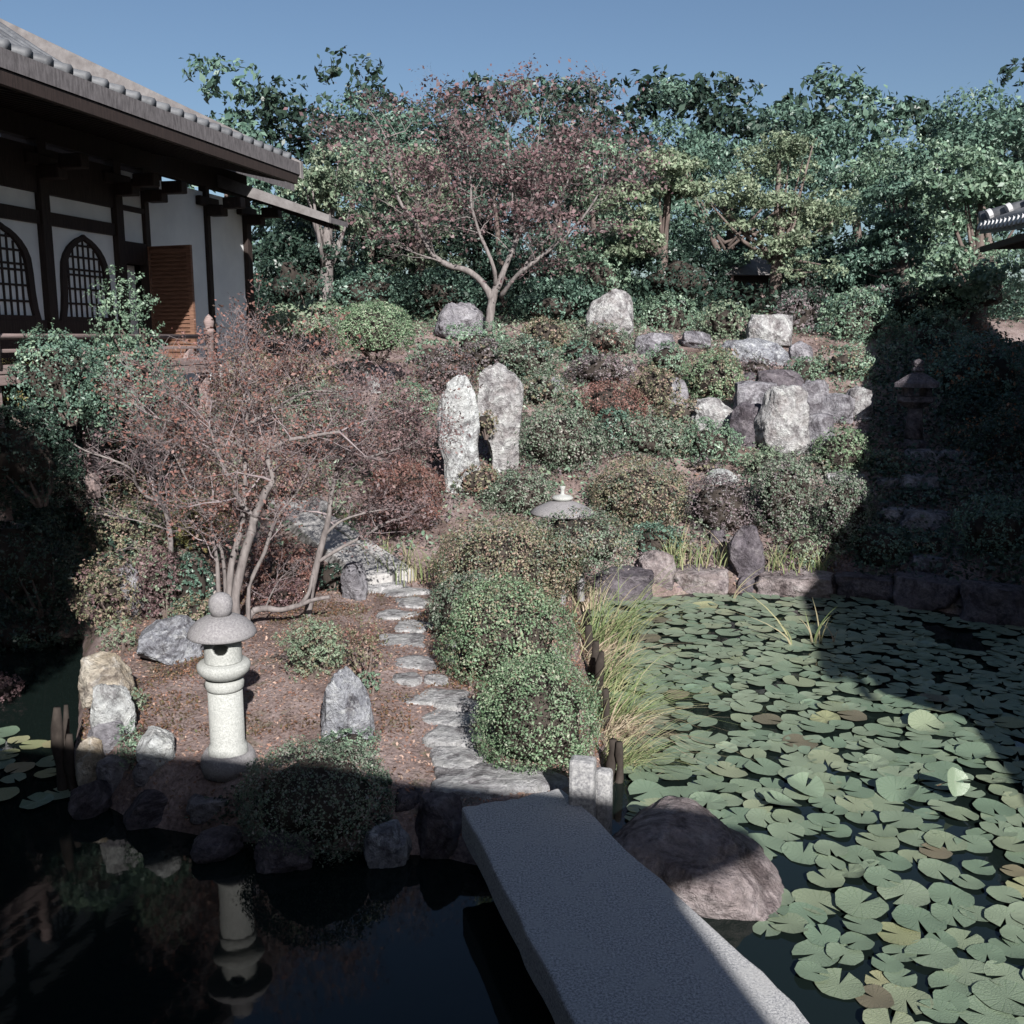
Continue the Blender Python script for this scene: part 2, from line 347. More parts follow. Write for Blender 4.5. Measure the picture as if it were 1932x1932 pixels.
# ---- rocks
def sphere_pts(n=34):
    bm = bmesh.new(); bmesh.ops.create_cube(bm, size=2); bmesh.ops.subdivide_edges(bm, edges=bm.edges[:], cuts=n, use_grid_fill=True)
    v = np.array([x.co[:] for x in bm.verts]); f = np.array([[q.index for q in x.verts] for x in bm.faces]); bm.free()
    return v / np.linalg.norm(v, axis=1)[:, None], f
SPH = {k: sphere_pts(k) for k in (6, 15, 25)}
def rock_shape(wd, dp, ht, seed, res=15, box=.55, prof=None, cuts=9, rough=1.0, flat=False):
    v, f = SPH[res]; r = np.random.default_rng(seed)
    cube = v / np.abs(v).max(1)[:, None]
    p = v * (1 - box) + cube * box * .82
    for k in range(cuts):
        d = r.normal(size=3); d[2] = abs(d[2]) * .8 if r.random() < .7 else d[2]; d /= np.linalg.norm(d)
        lim = r.uniform(.66, .9); q = p @ d; over = np.maximum(q - lim, 0); p = p - np.outer(over * .93, d)
    nse = fbm(p, 1.5, seed, 3)
    p = p * (1 + .10 * rough * nse)[:, None]
    rid = 1 - np.abs(fbm(p * [1, 1, .6], 2.6, seed + 5, 4)) * 2.2
    p = p - v * (.15 * rough * np.clip(rid - .55, 0, 1) ** 1.3)[:, None] + v * (.022 * rough * fbm(p, 9, seed + 8, 2))[:, None]
    lo, hi = p.min(0), p.max(0); p = (p - lo) / (hi - lo)            # unit box
    if flat: p[:, 2] = np.minimum(p[:, 2], .78 + .05 * fbm(p, 2, seed + 9, 2)) ; p[:, 2] /= p[:, 2].max()
    x = p[:, 0] - .5; y = p[:, 1] - .5; z = p[:, 2]
    if prof:
        hs = [a[0] for a in prof]; L = np.interp(z, hs, [a[1] for a in prof]); R = np.interp(z, hs, [a[2] for a in prof])
        # widen the rounded shape back to a full column first so that the profile is the outline
        nb_ = 14; edges = np.linspace(0, 1, nb_ + 1); lo_, hi_ = [], []
        for q in range(nb_):
            mk = (z >= edges[q] - .02) & (z <= edges[q + 1] + .02)
            lo_.append(x[mk].min() if mk.any() else -.1); hi_.append(x[mk].max() if mk.any() else .1)
        cz_ = (edges[1:] + edges[:-1]) / 2; lo_ = np.interp(z, cz_, lo_); hi_ = np.interp(z, cz_, hi_)
        x = np.clip((x - lo_) / np.maximum(hi_ - lo_, .1) - .5, -.5, .5)
        x = (L + R) / 2 - .5 + x * (R - L)
    return np.stack([x * wd, y * dp, z * ht], 1), f
RK = [0]
def rock(label, x0, y0, x1, y1, mat='rock_grey', prof=None, name='garden_rock', cat='rock', Y=None, dr=.7, res=15, group=None, sink=.12, rz=None, z=None, **kw):
    if 1380 < x0 < 1660 and 690 < y0 < 800: x0 -= 6; x1 += 6; y0 -= 6
    RK[0] += 1; seed = RK[0] * 31 + 5
    xc = (x0 + x1) / 2
    if z is not None: b = atz(xc, y1, z)
    else: b = G(xc, y1) if Y is None else at(xc, y1, Y)
    m = mpp(b); W_ = (x1 - x0) * m; D = W_ * dr
    th_ = math.atan2(H - b.z, b.y)
    hh = max(.15 * W_, ((y1 - y0) * m - .45 * D * math.sin(th_)) / math.cos(th_))
    hh2 = hh * (1 + sink)
    v, f = rock_shape(W_, D, hh2, seed, res, prof=prof, **kw)
    v[:, 2] -= hh * sink
    o = mesh_np(name, v, f, mat, None, True)
    o.location = (b.x, b.y + D / 2, b.z); o.rotation_euler = (0, 0, rz if rz is not None else math.atan2(-b.x, b.y))
    return tag(o, label, cat, group)

# ---- leaves
def leaves_np(P, N, size, r, aspect=.5, jitter=.8, fold=.3, szvar=.45):
    """quads: base, side, tip, side, lying roughly across N"""
    n = len(P)
    N = N + r.normal(size=(n, 3)) * jitter; N /= np.linalg.norm(N, axis=1)[:, None] + 1e-9
    T = r.normal(size=(n, 3)); T -= (T * N).sum(1)[:, None] * N; T /= np.linalg.norm(T, axis=1)[:, None] + 1e-9
    B = np.cross(N, T); s = size * np.clip(np.exp(r.normal(size=n) * szvar * .7), .4, 1.75)[:, None]
    v = np.empty((n, 4, 3)); v[:, 0] = P - T * s * .5; v[:, 2] = P + T * s * .5
    v[:, 1] = P + B * s * aspect * .5 + N * s * fold * .3; v[:, 3] = P - B * s * aspect * .5 + N * s * fold * .3
    return v.reshape(-1, 3)
def leaf_faces(n): return np.arange(n * 4).reshape(n, 4)
def shell(n, rx, ry, rz, r, seed, lump=.16, lfreq=1.6, thick=.22, top=-.75, sprig=7, sprig_r=.07):
    """points on a lumpy ellipsoid in small sprigs"""
    k = max(6, n // sprig)
    d = r.normal(size=(k * 2, 3)); d /= np.linalg.norm(d, axis=1)[:, None]; d = d[d[:, 2] > top][:k]
    rad = 1 + lump * fbm(d, lfreq, seed, 3) - thick * r.random(len(d)) ** 2
    c = d * rad[:, None] * [rx, ry, rz]
    nn = d / [rx, ry, rz]; nn /= np.linalg.norm(nn, axis=1)[:, None]
    C = np.repeat(c, sprig, 0); Nn = np.repeat(nn, sprig, 0)
    C = C + r.normal(size=C.shape) * sprig_r * (rx + ry + rz) / 3
    return C, Nn
def ground_pt(xc, y1, Y):
    return G(xc, y1) if Y is None else at(xc, y1, Y)
SK = [0]
def shrub(label, x0, y0, x1, y1, mat='leaf_clipped', leaf=4.6, Y=None, name='azalea_shrub', cat='shrub', dens=2.6, dr=.9, group=None, lump=.13,
          lfreq=1.6, thick=.15, stems=True, lift=.0, jitter=.62, aspect=.55, sprig=7, core=.74, top=-.9, mat2=None, sprig_r=.045, stemmat='bark_brown'):
    SK[0] += 1; seed = SK[0] * 13 + 3; r = np.random.default_rng(seed)
    if Y is None and y1 < 900 and x0 > 600: y0 -= 4; y1 += 12; x0 -= 6; x1 += 6
    xc = (x0 + x1) / 2; b = ground_pt(xc, y1, Y); m = mpp(b)
    rx = (x1 - x0) * m / 2; ry = rx * dr; th_ = math.atan2(H - b.z, b.y)
    A = (y1 - y0) * m / 2         # half of the apparent height of the ellipsoid
    rz_ = math.sqrt(max((.35 * rx) ** 2, A * A - (ry * math.sin(th_)) ** 2)) / max(.5, math.cos(th_))
    e = empty(name, (b.x, b.y + ry * .9, th(b.x, b.y + ry * .9) if Y is None else b.z), label, cat, group)
    # centre so that the ellipsoid's middle lies on the ray of the box's middle
    yc = b.y + ry * .9; cz = at(xc, (y0 + y1) / 2, yc).z
    cx = at(xc, (y0 + y1) / 2, yc).x - e.location.x; c0 = np.array([cx, 0, cz - e.location.z])
    area = math.pi * (x1 - x0) * (y1 - y0) / 4; leaf *= 1.0; dens *= .72
    n = int(min(26000, max(400, dens * 2 * area / (leaf * leaf * aspect))))
    P, N = shell(n, rx, ry, rz_, r, seed, lump * 1.25, lfreq * 1.35, thick, top, sprig, sprig_r)
    v = leaves_np(P + c0, N, leaf * m, r, aspect, jitter)
    mesh_np('foliage', v, leaf_faces(len(P)), mat, e)
    if mat2:
        P, N = shell(n // 4, rx * 1.02, ry, rz_ * 1.02, r, seed, lump, lfreq, thick, top, sprig, sprig_r)
        v = leaves_np(P + c0, N, leaf * m, r, aspect, jitter); mesh_np('foliage', v, leaf_faces(len(P)), mat2, e)['label'] = 'sprigs of reddish or yellowed leaves'
    mb = MB(); base = Vector((0, 0, -.05)); core = core * (.8 if lump > .17 else 1)
    for k in range(7 if stems else 4):
        a = 2 * math.pi * k / 7 + r.random(); q = Vector((cx + rx * .55 * math.cos(a), ry * .55 * math.sin(a), c0[2] - rz_ * .1))
        s0 = base + Vector((.06 * math.cos(a) * rx, .06 * math.sin(a), 0)); mid = (s0 + q) / 2 + Vector((.05 * rx, 0, -.1 * rz_))
        mb.tube([s0, mid, q], [.018 + .02 * rx, .014 + .012 * rx, .008], 5)
    st = mb.build('stem', stemmat, e)
    if core:
        v0, f0 = SPH[6]; rr = 1 + lump * 1.25 * fbm(v0, lfreq * 1.35, seed, 3) - .08
        vc = v0 * rr[:, None] * [rx * core, ry * core, rz_ * core] + c0
        mesh_np('shade_core', vc, f0, 'log_and_shade_core', e, True)  # solid dark core, puts the shade between the leaves into its colour
    return e

# ---- branching trees
class Wood:
    def __init__(s, seed): s.r = random.Random(seed); s.thick = MB(); s.twigs = MB(); s.tips = []
    def limb(s, pts, r0, r1, sides=8, spawn=0, ln=.8, depth=3, ratio=.5, up=.15, spread=.9, s0=.35, mb=None, wob=.03):
        pts = [Vector(p) for p in pts]; dense = []
        n = len(pts)
        for i in range(n - 1):                           # Catmull-Rom
            p0, p1, p2, p3 = pts[max(i - 1, 0)], pts[i], pts[i + 1], pts[min(i + 2, n - 1)]
            for k in range(4):
                t = k / 4; dense.append(.5 * ((2 * p1) + (p2 - p0) * t + (2 * p0 - 5 * p1 + 4 * p2 - p3) * t * t + (3 * p1 - p0 - 3 * p2 + p3) * t ** 3))
        dense.append(pts[-1]); N = len(dense)
        dense = [d + Vector((s.r.gauss(0, 1), s.r.gauss(0, 1), s.r.gauss(0, 1))) * wob * (r0 + r1) if 0 < i < N - 1 else d for i, d in enumerate(dense)]
        rr = [(r0 + (r1 - r0) * i / (N - 1)) * s.r.uniform(.92, 1.1) for i in range(N)]
        (mb or s.thick).tube(dense, rr, sides)
        for k in range(spawn):
            t = s0 + (1 - s0) * (k + s.r.random()) / spawn; i = min(N - 2, int(t * (N - 1)))
            d = (dense[i + 1] - dense[i]).normalized()
            dv = (d * .5 + Vector((s.r.gauss(0, spread), s.r.gauss(0, spread), s.r.gauss(0, spread * .6) + up))).normalized()
            s.grow(dense[i], dv, ln * s.r.uniform(.6, 1.2), max(.004, rr[i] * ratio), depth, up, spread)
        if spawn:
            for q in range(2): s.grow(dense[-1], (dense[-1] - dense[-3]).normalized() + Vector((s.r.gauss(0, .3), s.r.gauss(0, .3), s.r.gauss(0, .3))), ln * .8, r1 * .8, depth, up, spread)
    def grow(s, p, d, ln, r, depth, up=.15, spread=.9):
        R = s.r; d = d.normalized(); n = 3; pts = [p]; q = p.copy()
        for i in range(n):
            d = (d + Vector((R.gauss(0, .22), R.gauss(0, .22), R.gauss(0, .16) + up * .2))).normalized(); q = q + d * ln / n; pts.append(q.copy())
        rad = [r * (1 - .6 * i / n) for i in range(n + 1)]
        (s.thick if r > .02 else s.twigs).tube(pts, rad, 5 if r > .012 else 3, False)
        if depth <= 0:
            s.tips += [(pts[-1], d), (pts[2], d)]; return
        for k in range(R.choice((3, 4, 4))):
            i = R.choice((1, 2, 3, 3)); dv = (d * .8 + Vector((R.gauss(0, spread * .8), R.gauss(0, spread * .8), R.gauss(0, spread * .5) + up))).normalized()
            s.grow(pts[i], dv, ln * R.uniform(.5, .8), max(.0022, rad[i] * .62), depth - 1, up, spread)
    def finish(s, e, bark, twig, leafmat_=None, leaf=.04, per=3, spreadr=.06, aspect=.6, flat=0.0, tipfrac=1.0):
        loc = np.array(e.location); r = np.random.default_rng(11)
        for mb, nm, mt in ((s.thick, 'trunk', bark), (s.twigs, 'twigs', twig)):
            if mb.v:
                mb.v = [(v[0] - loc[0], v[1] - loc[1], v[2] - loc[2]) for v in mb.v]; mb.build(nm, mt, e, True)
        if leafmat_ and s.tips:
            tp = [t for t in s.tips if s.r.random() < tipfrac]
            P = np.array([t[0][:] for t in tp]) - loc; P = np.repeat(P, per, 0); P += r.normal(size=P.shape) * spreadr * [1, 1, 1 - flat]
            N = np.tile([0, -.3, 1.0], (len(P), 1)); v = leaves_np(P, N, leaf, r, aspect, .8)
            mesh_np('foliage', v, leaf_faces(len(P)), leafmat_, e)

def crown_np(boxes, r, leaf, n_per, sprig=6, flat=.6, gap=.5):
    """boxes: list of (centre, rx, ry, rz); each crown box becomes many small leafy clumps"""
    Ps, Ns = [], []
    for ci, (c, rx, ry, rz) in enumerate(boxes):
        k = max(5, int(gap * 26))
        for j in range(k):
            d = r.normal(size=3); d /= np.linalg.norm(d); cc = np.array(c) + d * [rx, ry, rz] * r.random() ** .45
            q = r.uniform(.28, .48); sr = (rx + ry + rz) / 3 * q
            P, N = shell(n_per // k, sr * 1.2, sr * 1.2, sr * flat, r, int(r.integers(1e6)), .3, 2.0, .3, -.5, sprig, .10)
            Ps.append(P + cc); Ns.append(N)
    return np.concatenate(Ps), np.concatenate(Ns)
def tree(label, px, Yb, boxes, mat, leaf_m=.13, n=5000, name='evergreen_tree', cat='tree', trunk_r=.16, bark='bark_brown', group=None, lean=0, gap=.5, flat=.6, aspect=.5, jitter=.7, seed=0, limbs=True, base_y=None):
    """boxes in frame units at depth Y: (x0,y0,x1,y1,dY)"""
    r = np.random.default_rng(seed + int(px) * 7 + int(Yb * 10)); X = (px - 966) / FPX * Yb * 1.0; z0 = th(X, Yb)
    e = empty(name, (X, Yb, z0), label, cat, group); loc = np.array(e.location); bb = []
    for (x0, y0, x1, y1, dY) in boxes:
        c = at((x0 + x1) / 2, (y0 + y1) / 2, Yb + dY); m = mpp(c)
        bb.append((np.array(c) - loc, (x1 - x0) * m / 2, max(1.0, (x1 - x0) * m / 2 * .6), (y1 - y0) * m / 2))
    tot = sum(b[1] * b[3] for b in bb); allP, allN = [], []
    for b in bb:
        P, N = crown_np([b], r, leaf_m, int(n * b[1] * b[3] / tot), flat=flat, gap=gap); allP.append(P); allN.append(N)
    P = np.concatenate(allP); N = np.concatenate(allN)
    mesh_np('crown', leaves_np(P, N, leaf_m, r, aspect, jitter), leaf_faces(len(P)), mat, e)
    mb = MB(); top = max(bb, key=lambda q: q[0][2]); tp = Vector(top[0])
    p1 = Vector((lean * .3 + tp.x * .3, 0, tp.z * .4)); mb.tube([(0, 0, -.2), (lean * .1, 0, tp.z * .15), p1, tp * .75 + Vector((0, 0, 0)), tp], [trunk_r * 1.25, trunk_r, trunk_r * .85, trunk_r * .5, trunk_r * .2], 8)
    mb.build('trunk', bark, e, True)
    if limbs:
        for b in bb:
            for k in range(3):
                q = Vector(b[0]) + Vector((r.uniform(-.6, .6) * b[1], r.uniform(-.5, .3) * b[2], r.uniform(-.2, .6) * b[3])); s0 = Vector((p1.x * r.uniform(.5, 1.2), 0, p1.z * r.uniform(.8, 1.25)))
                MB().tube([s0, (s0 + q) / 2 + Vector((0, 0, -.2)), q], [trunk_r * .4, trunk_r * .26, trunk_r * .08], 6).build('limb', bark, e, True)
    return e

# ================================================================== GROUND AND WATER
gx = np.concatenate([np.linspace(-260, -16, 26)[:-1], np.linspace(-16, 16, 225), np.linspace(16, 260, 26)[1:]])
gy = np.concatenate([np.linspace(-120, 1, 20)[:-1], np.linspace(1, 32, 235), np.linspace(32, 420, 60)[1:]])
XX, YY = np.meshgrid(gx, gy); zz = terrain(XX.ravel(), YY.ravel())
nx, ny = len(gx), len(gy); i = np.arange(nx - 1)[None, :] + nx * np.arange(ny - 1)[:, None]; i = i.ravel()
g = mesh_np('ground', np.stack([XX.ravel(), YY.ravel(), zz], 1), np.stack([i, i + 1, i + nx + 1, i + nx], 1), 'soil', None, True)
g['kind'] = 'structure'
wm = MB().add([(-15, 2, WATER), (15, 2, WATER), (15, 17, WATER), (-15, 17, WATER)], [(0, 1, 2, 3)]).build('pond_water', 'water'); wm['kind'] = 'structure'

# ================================================================== BUILDINGS
GA = math.radians(-13.2)     # the halls of the garden stand square to each other
def loc2w(o, x, y):
    c, s = math.cos(GA), math.sin(GA); return (o[0] + c * x - s * y, o[1] + s * x + c * y)
# ---- hall on the left
LH = (-6.7, 16.0)
hall = empty('temple_hall', (LH[0], LH[1], 0), 'white plastered temple hall with bell-shaped lattice windows and dark timber posts, left', 'building', None, GA)
def bx(name, mat, x0, y0, z0, x1, y1, z1, parent=hall, bevel=.006): return MB().box(x0, y0, z0, x1, y1, z1).build(name, mat, parent, False, bevel)
FZ = 3.1
def bell(cy, z0, z1, hw, sc=1.0, n=18):
    """outline (y,z) of a bell-shaped window, from the lower left, over the tip, to the lower right"""
    hh = z1 - z0; R = []
    for t, wd in ((0, 1.0), (.12, .93), (.3, .88), (.5, .86), (.66, .82), (.76, .72), (.84, .58), (.90, .42), (.945, .26), (.97, .12), (1.0, 0.0)):
        R.append((wd * hw * sc, z0 + hh * (t * sc + (1 - sc) * .45 if sc != 1 else t)))
    left = [(cy - a, z) for a, z in R]; right = [(cy + a, z) for a, z in R[:-1]][::-1]
    return left + right
def halfw(out, cy, z):
    zs = [q[1] for q in out[:11]]; ws = [cy - q[0] for q in out[:11]]
    return float(np.interp(z, zs, ws))
# plaster wall pieces between posts; the bell openings are cut out by building the wall in vertical strips around them
def wall_with_bell(cy, ya, yb, za, zb, out):
    mb = MB(); L = out[:11]; R = out[10:]
    ys = sorted(set([ya, yb] + [q[0] for q in out]))
    for a, b in zip(ys[:-1], ys[1:]):
        if b - a < 1e-6: continue
        def ztop(y):
            if y <= out[0][0] or y >= out[-1][0]: return None
            d = abs(y - cy); ws = [cy - q[0] for q in L][::-1]; zs = [q[1] for q in L][::-1]
            return float(np.interp(d, ws, zs))
        m_ = (a + b) / 2
        if ztop(m_) is None:
            z1a = z1b = za
        else:
            z1a = ztop(a) if ztop(a) is not None else L[0][1]; z1b = ztop(b) if ztop(b) is not None else L[0][1]
        mb.add([(0, a, z1a), (0, b, z1b), (0, b, zb), (0, a, zb)], [(0, 1, 2, 3)])
    return mb
WZ0, WZ1 = 3.74, 5.06
posts = [-4.5, -2.7, -.9, .9, 1.72, 3.76, 5.3]
for k, y in enumerate(posts):
    wd = .13 if k in (4, 5) else .19
    bx('post', 'timber_dark', -.09, y - wd / 2, 1.6, .10 if wd > .15 else .07, y + wd / 2, 6.3)
for ya, yb in ((-4.4, -2.8), (-2.6, -1.0), (-.8, .8)):
    cy = (ya + yb) / 2
    out = bell(cy, WZ0, WZ1, .68)
    wall_with_bell(cy, ya, yb, WZ0, 5.12, out).build('wall', 'plaster', hall)
    bx('wall', 'plaster', -.02, ya, 5.31, 0, yb, 5.56)
    bx('head_beam', 'timber_dark', -.03, ya, 5.12, .06, yb, 5.31)
    bx('frieze_beam', 'timber_dark', -.03, ya, 5.56, .06, yb, 6.2)
    bx('dado_board', 'timber_dark', -.02, ya, FZ, .05, yb, WZ0)
    # window: frame ring + paper + lattice
    inn = [(cy + (y_ - cy) * .80, WZ0 + .06 + (z_ - WZ0) * .90) for y_, z_ in out]
    mb = MB(); n_ = len(out)
    vv = [(.05, *q) for q in out] + [(.05, *q) for q in inn] + [(-.03, *q) for q in out] + [(-.03, *q) for q in inn]
    ff = []
    for q in range(n_):
        q2 = (q + 1) % n_
        ff += [(q, q2, n_ + q2, n_ + q), (2 * n_ + q, q, q2, 2 * n_ + q2)[::-1], (n_ + q, n_ + q2, 3 * n_ + q2, 3 * n_ + q)]
    win = mb.add(vv, ff).build('window', 'timber_dark', hall)
    pp = MB(); pts_ = [(-.004, *q) for q in inn]; pp.add(pts_, [tuple(range(len(pts_)))]); pp.build('pane', 'paper', win)
    iz0, iz1 = inn[0][1], inn[10][1]
    for c in range(-3, 4):
        y = cy + c * .128
        if abs(c * .128) > .5: continue
        d = abs(c * .128); ws = [cy - q[0] for q in inn[:11]][::-1]; zs = [q[1] for q in inn[:11]][::-1]
        zt = float(np.interp(d + .015, ws, zs)); MB().box(.0, y - .017, iz0, .014, y + .017, zt).build('lattice_bar', 'timber_dark', win)
    for zr in (0.17, .36, .54, .61, .77, .92):
        z = iz0 + (1.18) * zr; hw_ = halfw(inn, cy, z) - .005
        if hw_ > .08: MB().box(.001, cy - hw_, z - .016, .017, cy + hw_, z + .016).build('lattice_rail', 'timber_dark', win)
bx('wall', 'plaster', -.02, .995, 5.06, 0, 1.655, 5.56)
bx('head_beam', 'timber_dark', -.03, .995, 4.70, .06, 1.655, 5.06)
bx('frieze_beam', 'timber_dark', -.03, .995, 5.56, .06, 1.655, 5.64)
bx('wall', 'plaster', -.25, .995, FZ, -.2, 1.655, 4.70)
bx('wall', 'plaster', -.02, .995, 5.64, 0, 1.655, 6.2)
bx('wall', 'plaster', -.02, 1.785, 2.6, 0, 3.695, 6.2)
bx('wall', 'plaster', -.02, 3.825, 2.3, 0, 5.205, 6.2)
bx('wall', 'plaster', -7, 5.3, 2.3, -.1, 5.36, 6.2)
bx('wall', 'timber_dark', -.3, -12, 1.8, -.26, 5.28, 6.2)
bx('sill_beam', 'timber_dark', -.05, 1.785, 2.3, .06, 3.695, 2.6)
for y in (-2.7, -.9, .9, 1.72, 3.76, 5.3):     # bracket blocks under the eave
    mb = MB(); mb.box(.1, y - .11, 5.75, .42, y + .11, 5.95); mb.box(.42, y - .1, 5.88, .8, y + .1, 6.08); mb.box(.0, y - .34, 5.93, .12, y + .34, 6.1)
    mb.build('bracket', 'timber_dark', hall, False, .02)
for y in np.arange(-7.9, 2.3, .30):
    MB().add([(.05, y - .04, 6.60), (2.48, y - .04, 6.06), (2.48, y + .04, 6.06), (.05, y + .04, 6.60), (.05, y - .04, 6.7), (2.48, y - .04, 6.16), (2.48, y + .04, 6.16), (.05, y + .04, 6.7)],
             [(0, 3, 2, 1), (4, 5, 6, 7), (0, 1, 5, 4), (1, 2, 6, 5), (2, 3, 7, 6), (3, 0, 4, 7)]).build('rafter', 'timber_dark', hall)
# roofs: a curved shell of shingles with real thickness, boarded underneath
def roof_shell(prof, y0, y1, thick, mat, nm='roof', parent=hall, courses=None, lift=0):
    n = len(prof); vs = []; fs = []; ys = np.linspace(y0, y1, 9)
    for y in ys:
        k = lift * max(0, (abs(y - (y0 + y1) / 2) / ((y1 - y0) / 2)) ** 4)
        for x, z in prof: vs += [(x, y, z + k), (x, y, z - thick + k)]
    m_ = 2 * n
    for j in range(len(ys) - 1):
        for q in range(n - 1):
            a = j * m_ + 2 * q; fs += [(a, a + 2, a + m_ + 2, a + m_), (a + 1, a + m_ + 1, a + m_ + 3, a + 3)]
        fs += [(j * m_, j * m_ + m_, j * m_ + m_ + 1, j * m_ + 1), (j * m_ + m_ - 2, j * m_ + m_ - 1, j * m_ + 2 * m_ - 1, j * m_ + 2 * m_ - 2)]
    for j in (0, len(ys) - 1):
        for q in range(n - 1): a = j * m_ + 2 * q; fs.append((a, a + 1, a + 3, a + 2) if j == 0 else (a, a + 2, a + 3, a + 1))
    return MB().add(vs, fs).build(nm, mat, parent)
main_prof = [(2.6, 6.42), (1.7, 6.64), (.6, 7.0), (-.8, 7.6), (-2.0, 8.3), (-3.4, 9.2)]
roof = roof_shell(main_prof, -9.5, 2.4, .2, 'roof_shingle')
def tile_rows(prof, ys, r, mat, parent, endmat=None, count_split=1):
    for y in ys:
        mb = MB(); mb.tube([(x, y, z + r * .35) for x, z in prof], r, 8); t = mb.build('roof_tile', mat, parent, True)
tile_rows(main_prof, np.arange(-9.2, 2.3, .33), .075, 'roof_tile', roof)
bx('eave_board', 'timber_dark', 2.5, -9.5, 6.06, 2.58, 2.35, 6.215, hall)
MB().add([(.0, -9.5, 6.72), (2.49, -9.5, 6.17), (2.49, 2.35, 6.17), (.0, 2.35, 6.72), (.0, -9.5, 6.76), (2.49, -9.5, 6.2), (2.49, 2.35, 6.2), (.0, 2.35, 6.76)],
         [(0, 3, 2, 1), (4, 5, 6, 7), (0, 1, 5, 4), (1, 2, 6, 5), (2, 3, 7, 6), (3, 0, 4, 7)]).build('soffit', 'timber_dark', hall)
bx('frieze_beam', 'timber_dark', -.12, -9.5, 6.3, .04, 5.4, 6.95)
roof_shell([(.9, 6.62), (.2, 6.86), (-.8, 7.3), (-2.0, 7.9), (-3.4, 8.7)], 2.55, 5.8, .16, 'roof_shingle')
MB().add([(-.1, 2.42, 6.2), (-3.3, 2.42, 6.2), (-3.3, 2.42, 8.9), (-.1, 2.42, 7.0), (-.1, 2.5, 6.2), (-3.3, 2.5, 6.2), (-3.3, 2.5, 8.9), (-.1, 2.5, 7.0)],
         [(0, 1, 2, 3), (4, 7, 6, 5), (0, 4, 5, 1), (1, 5, 6, 2), (2, 6, 7, 3), (3, 7, 4, 0)]).build('gable_board', 'timber_dark', hall)
MB().add([(2.62, 2.4, 6.16), (2.62, 2.4, 6.44), (-3.4, 2.4, 9.25), (-3.4, 2.4, 8.9), (2.62, 2.49, 6.16), (2.62, 2.49, 6.44), (-3.4, 2.49, 9.25), (-3.4, 2.49, 8.9)],
         [(0, 1, 2, 3), (4, 7, 6, 5), (0, 4, 5, 1), (1, 5, 6, 2), (3, 2, 6, 7), (0, 3, 7, 4)]).build('barge_board', 'board', hall)
low = [(2.3, 5.74), (1.4, 6.0), (.45, 6.37), (.0, 6.56)]
lr = roof_shell(low, 4.3, 5.2, .10, 'roof_shingle', 'side_roof')
MB().add([(2.33, 4.2, 5.63), (2.33, 4.2, 5.77), (.0, 4.2, 6.60), (.0, 4.2, 6.36), (2.33, 4.295, 5.63), (2.33, 4.295, 5.77), (.0, 4.295, 6.60), (.0, 4.295, 6.36)],
         [(0, 3, 2, 1), (4, 5, 6, 7), (0, 1, 5, 4), (1, 2, 6, 5), (3, 7, 6, 2), (0, 4, 7, 3)]).build('barge_board', 'board', hall)
for y in np.arange(4.45, 5.1, .28):
    MB().add([(.05, y - .03, 6.33), (2.2, y - .03, 5.56), (2.2, y + .03, 5.56), (.05, y + .03, 6.33), (.05, y - .03, 6.42), (2.2, y - .03, 5.64), (2.2, y + .03, 5.64), (.05, y + .03, 6.42)],
             [(0, 3, 2, 1), (4, 5, 6, 7), (0, 1, 5, 4), (1, 2, 6, 5), (2, 3, 7, 6), (3, 0, 4, 7)]).build('rafter', 'timber_dark', hall)
# veranda with low railing
for k in range(6): bx('floor_board', 'timber_grey', .11 + k * .185, -9, FZ - .06, .11 + k * .185 + .178, 1.72, FZ, hall, .004)
bx('floor_beam', 'timber_grey', 1.06, -9, FZ - .2, 1.2, 1.72, FZ - .062)
bx('floor_beam', 'timber_dark', .2, 1.6, FZ - .2, 1.055, 1.72, FZ - .062)
for y in (-7.4, -5.2, -3.4, -1.6, .2, 1.6): bx('veranda_post', 'timber_grey', .98, y - .07, 1.2, 1.12, y + .07, FZ - .205)
rail = MB(); rail.tube([(1.16, -9, 3.5), (1.16, 1.95, 3.5)], .038, 8); rail.build('handrail', 'timber_grey', hall, True)
bx('rail', 'timber_grey', 1.13, -9, 3.30, 1.19, 1.85, 3.345); bx('rail', 'timber_grey', 1.12, -9, FZ, 1.20, 1.80, FZ + .05)
for y in (-2.6, -1.7, -.8, .1, 1.0): 
    MB().add([(1.12, y - .14, FZ + .05), (1.2, y - .14, FZ + .05), (1.2, y + .14, FZ + .05), (1.12, y + .14, FZ + .05), (1.13, y - .05, 3.3), (1.19, y - .05, 3.3), (1.19, y + .05, 3.3), (1.13, y + .05, 3.3)],
             [(0, 3, 2, 1), (4, 5, 6, 7), (0, 1, 5, 4), (1, 2, 6, 5), (2, 3, 7, 6), (3, 0, 4, 7)]).build('rail_strut', 'timber_grey', hall)
for y in (-3.45, 1.66):
    MB().lathe([(.075, FZ), (.075, 3.56), (.085, 3.57), (.085, 3.62), (.06, 3.64), (.08, 3.69), (.09, 3.75), (.06, 3.82), (.0, 3.88)], 14, (1.16, y, 0)).build('newel_post', 'timber_grey', hall, True)
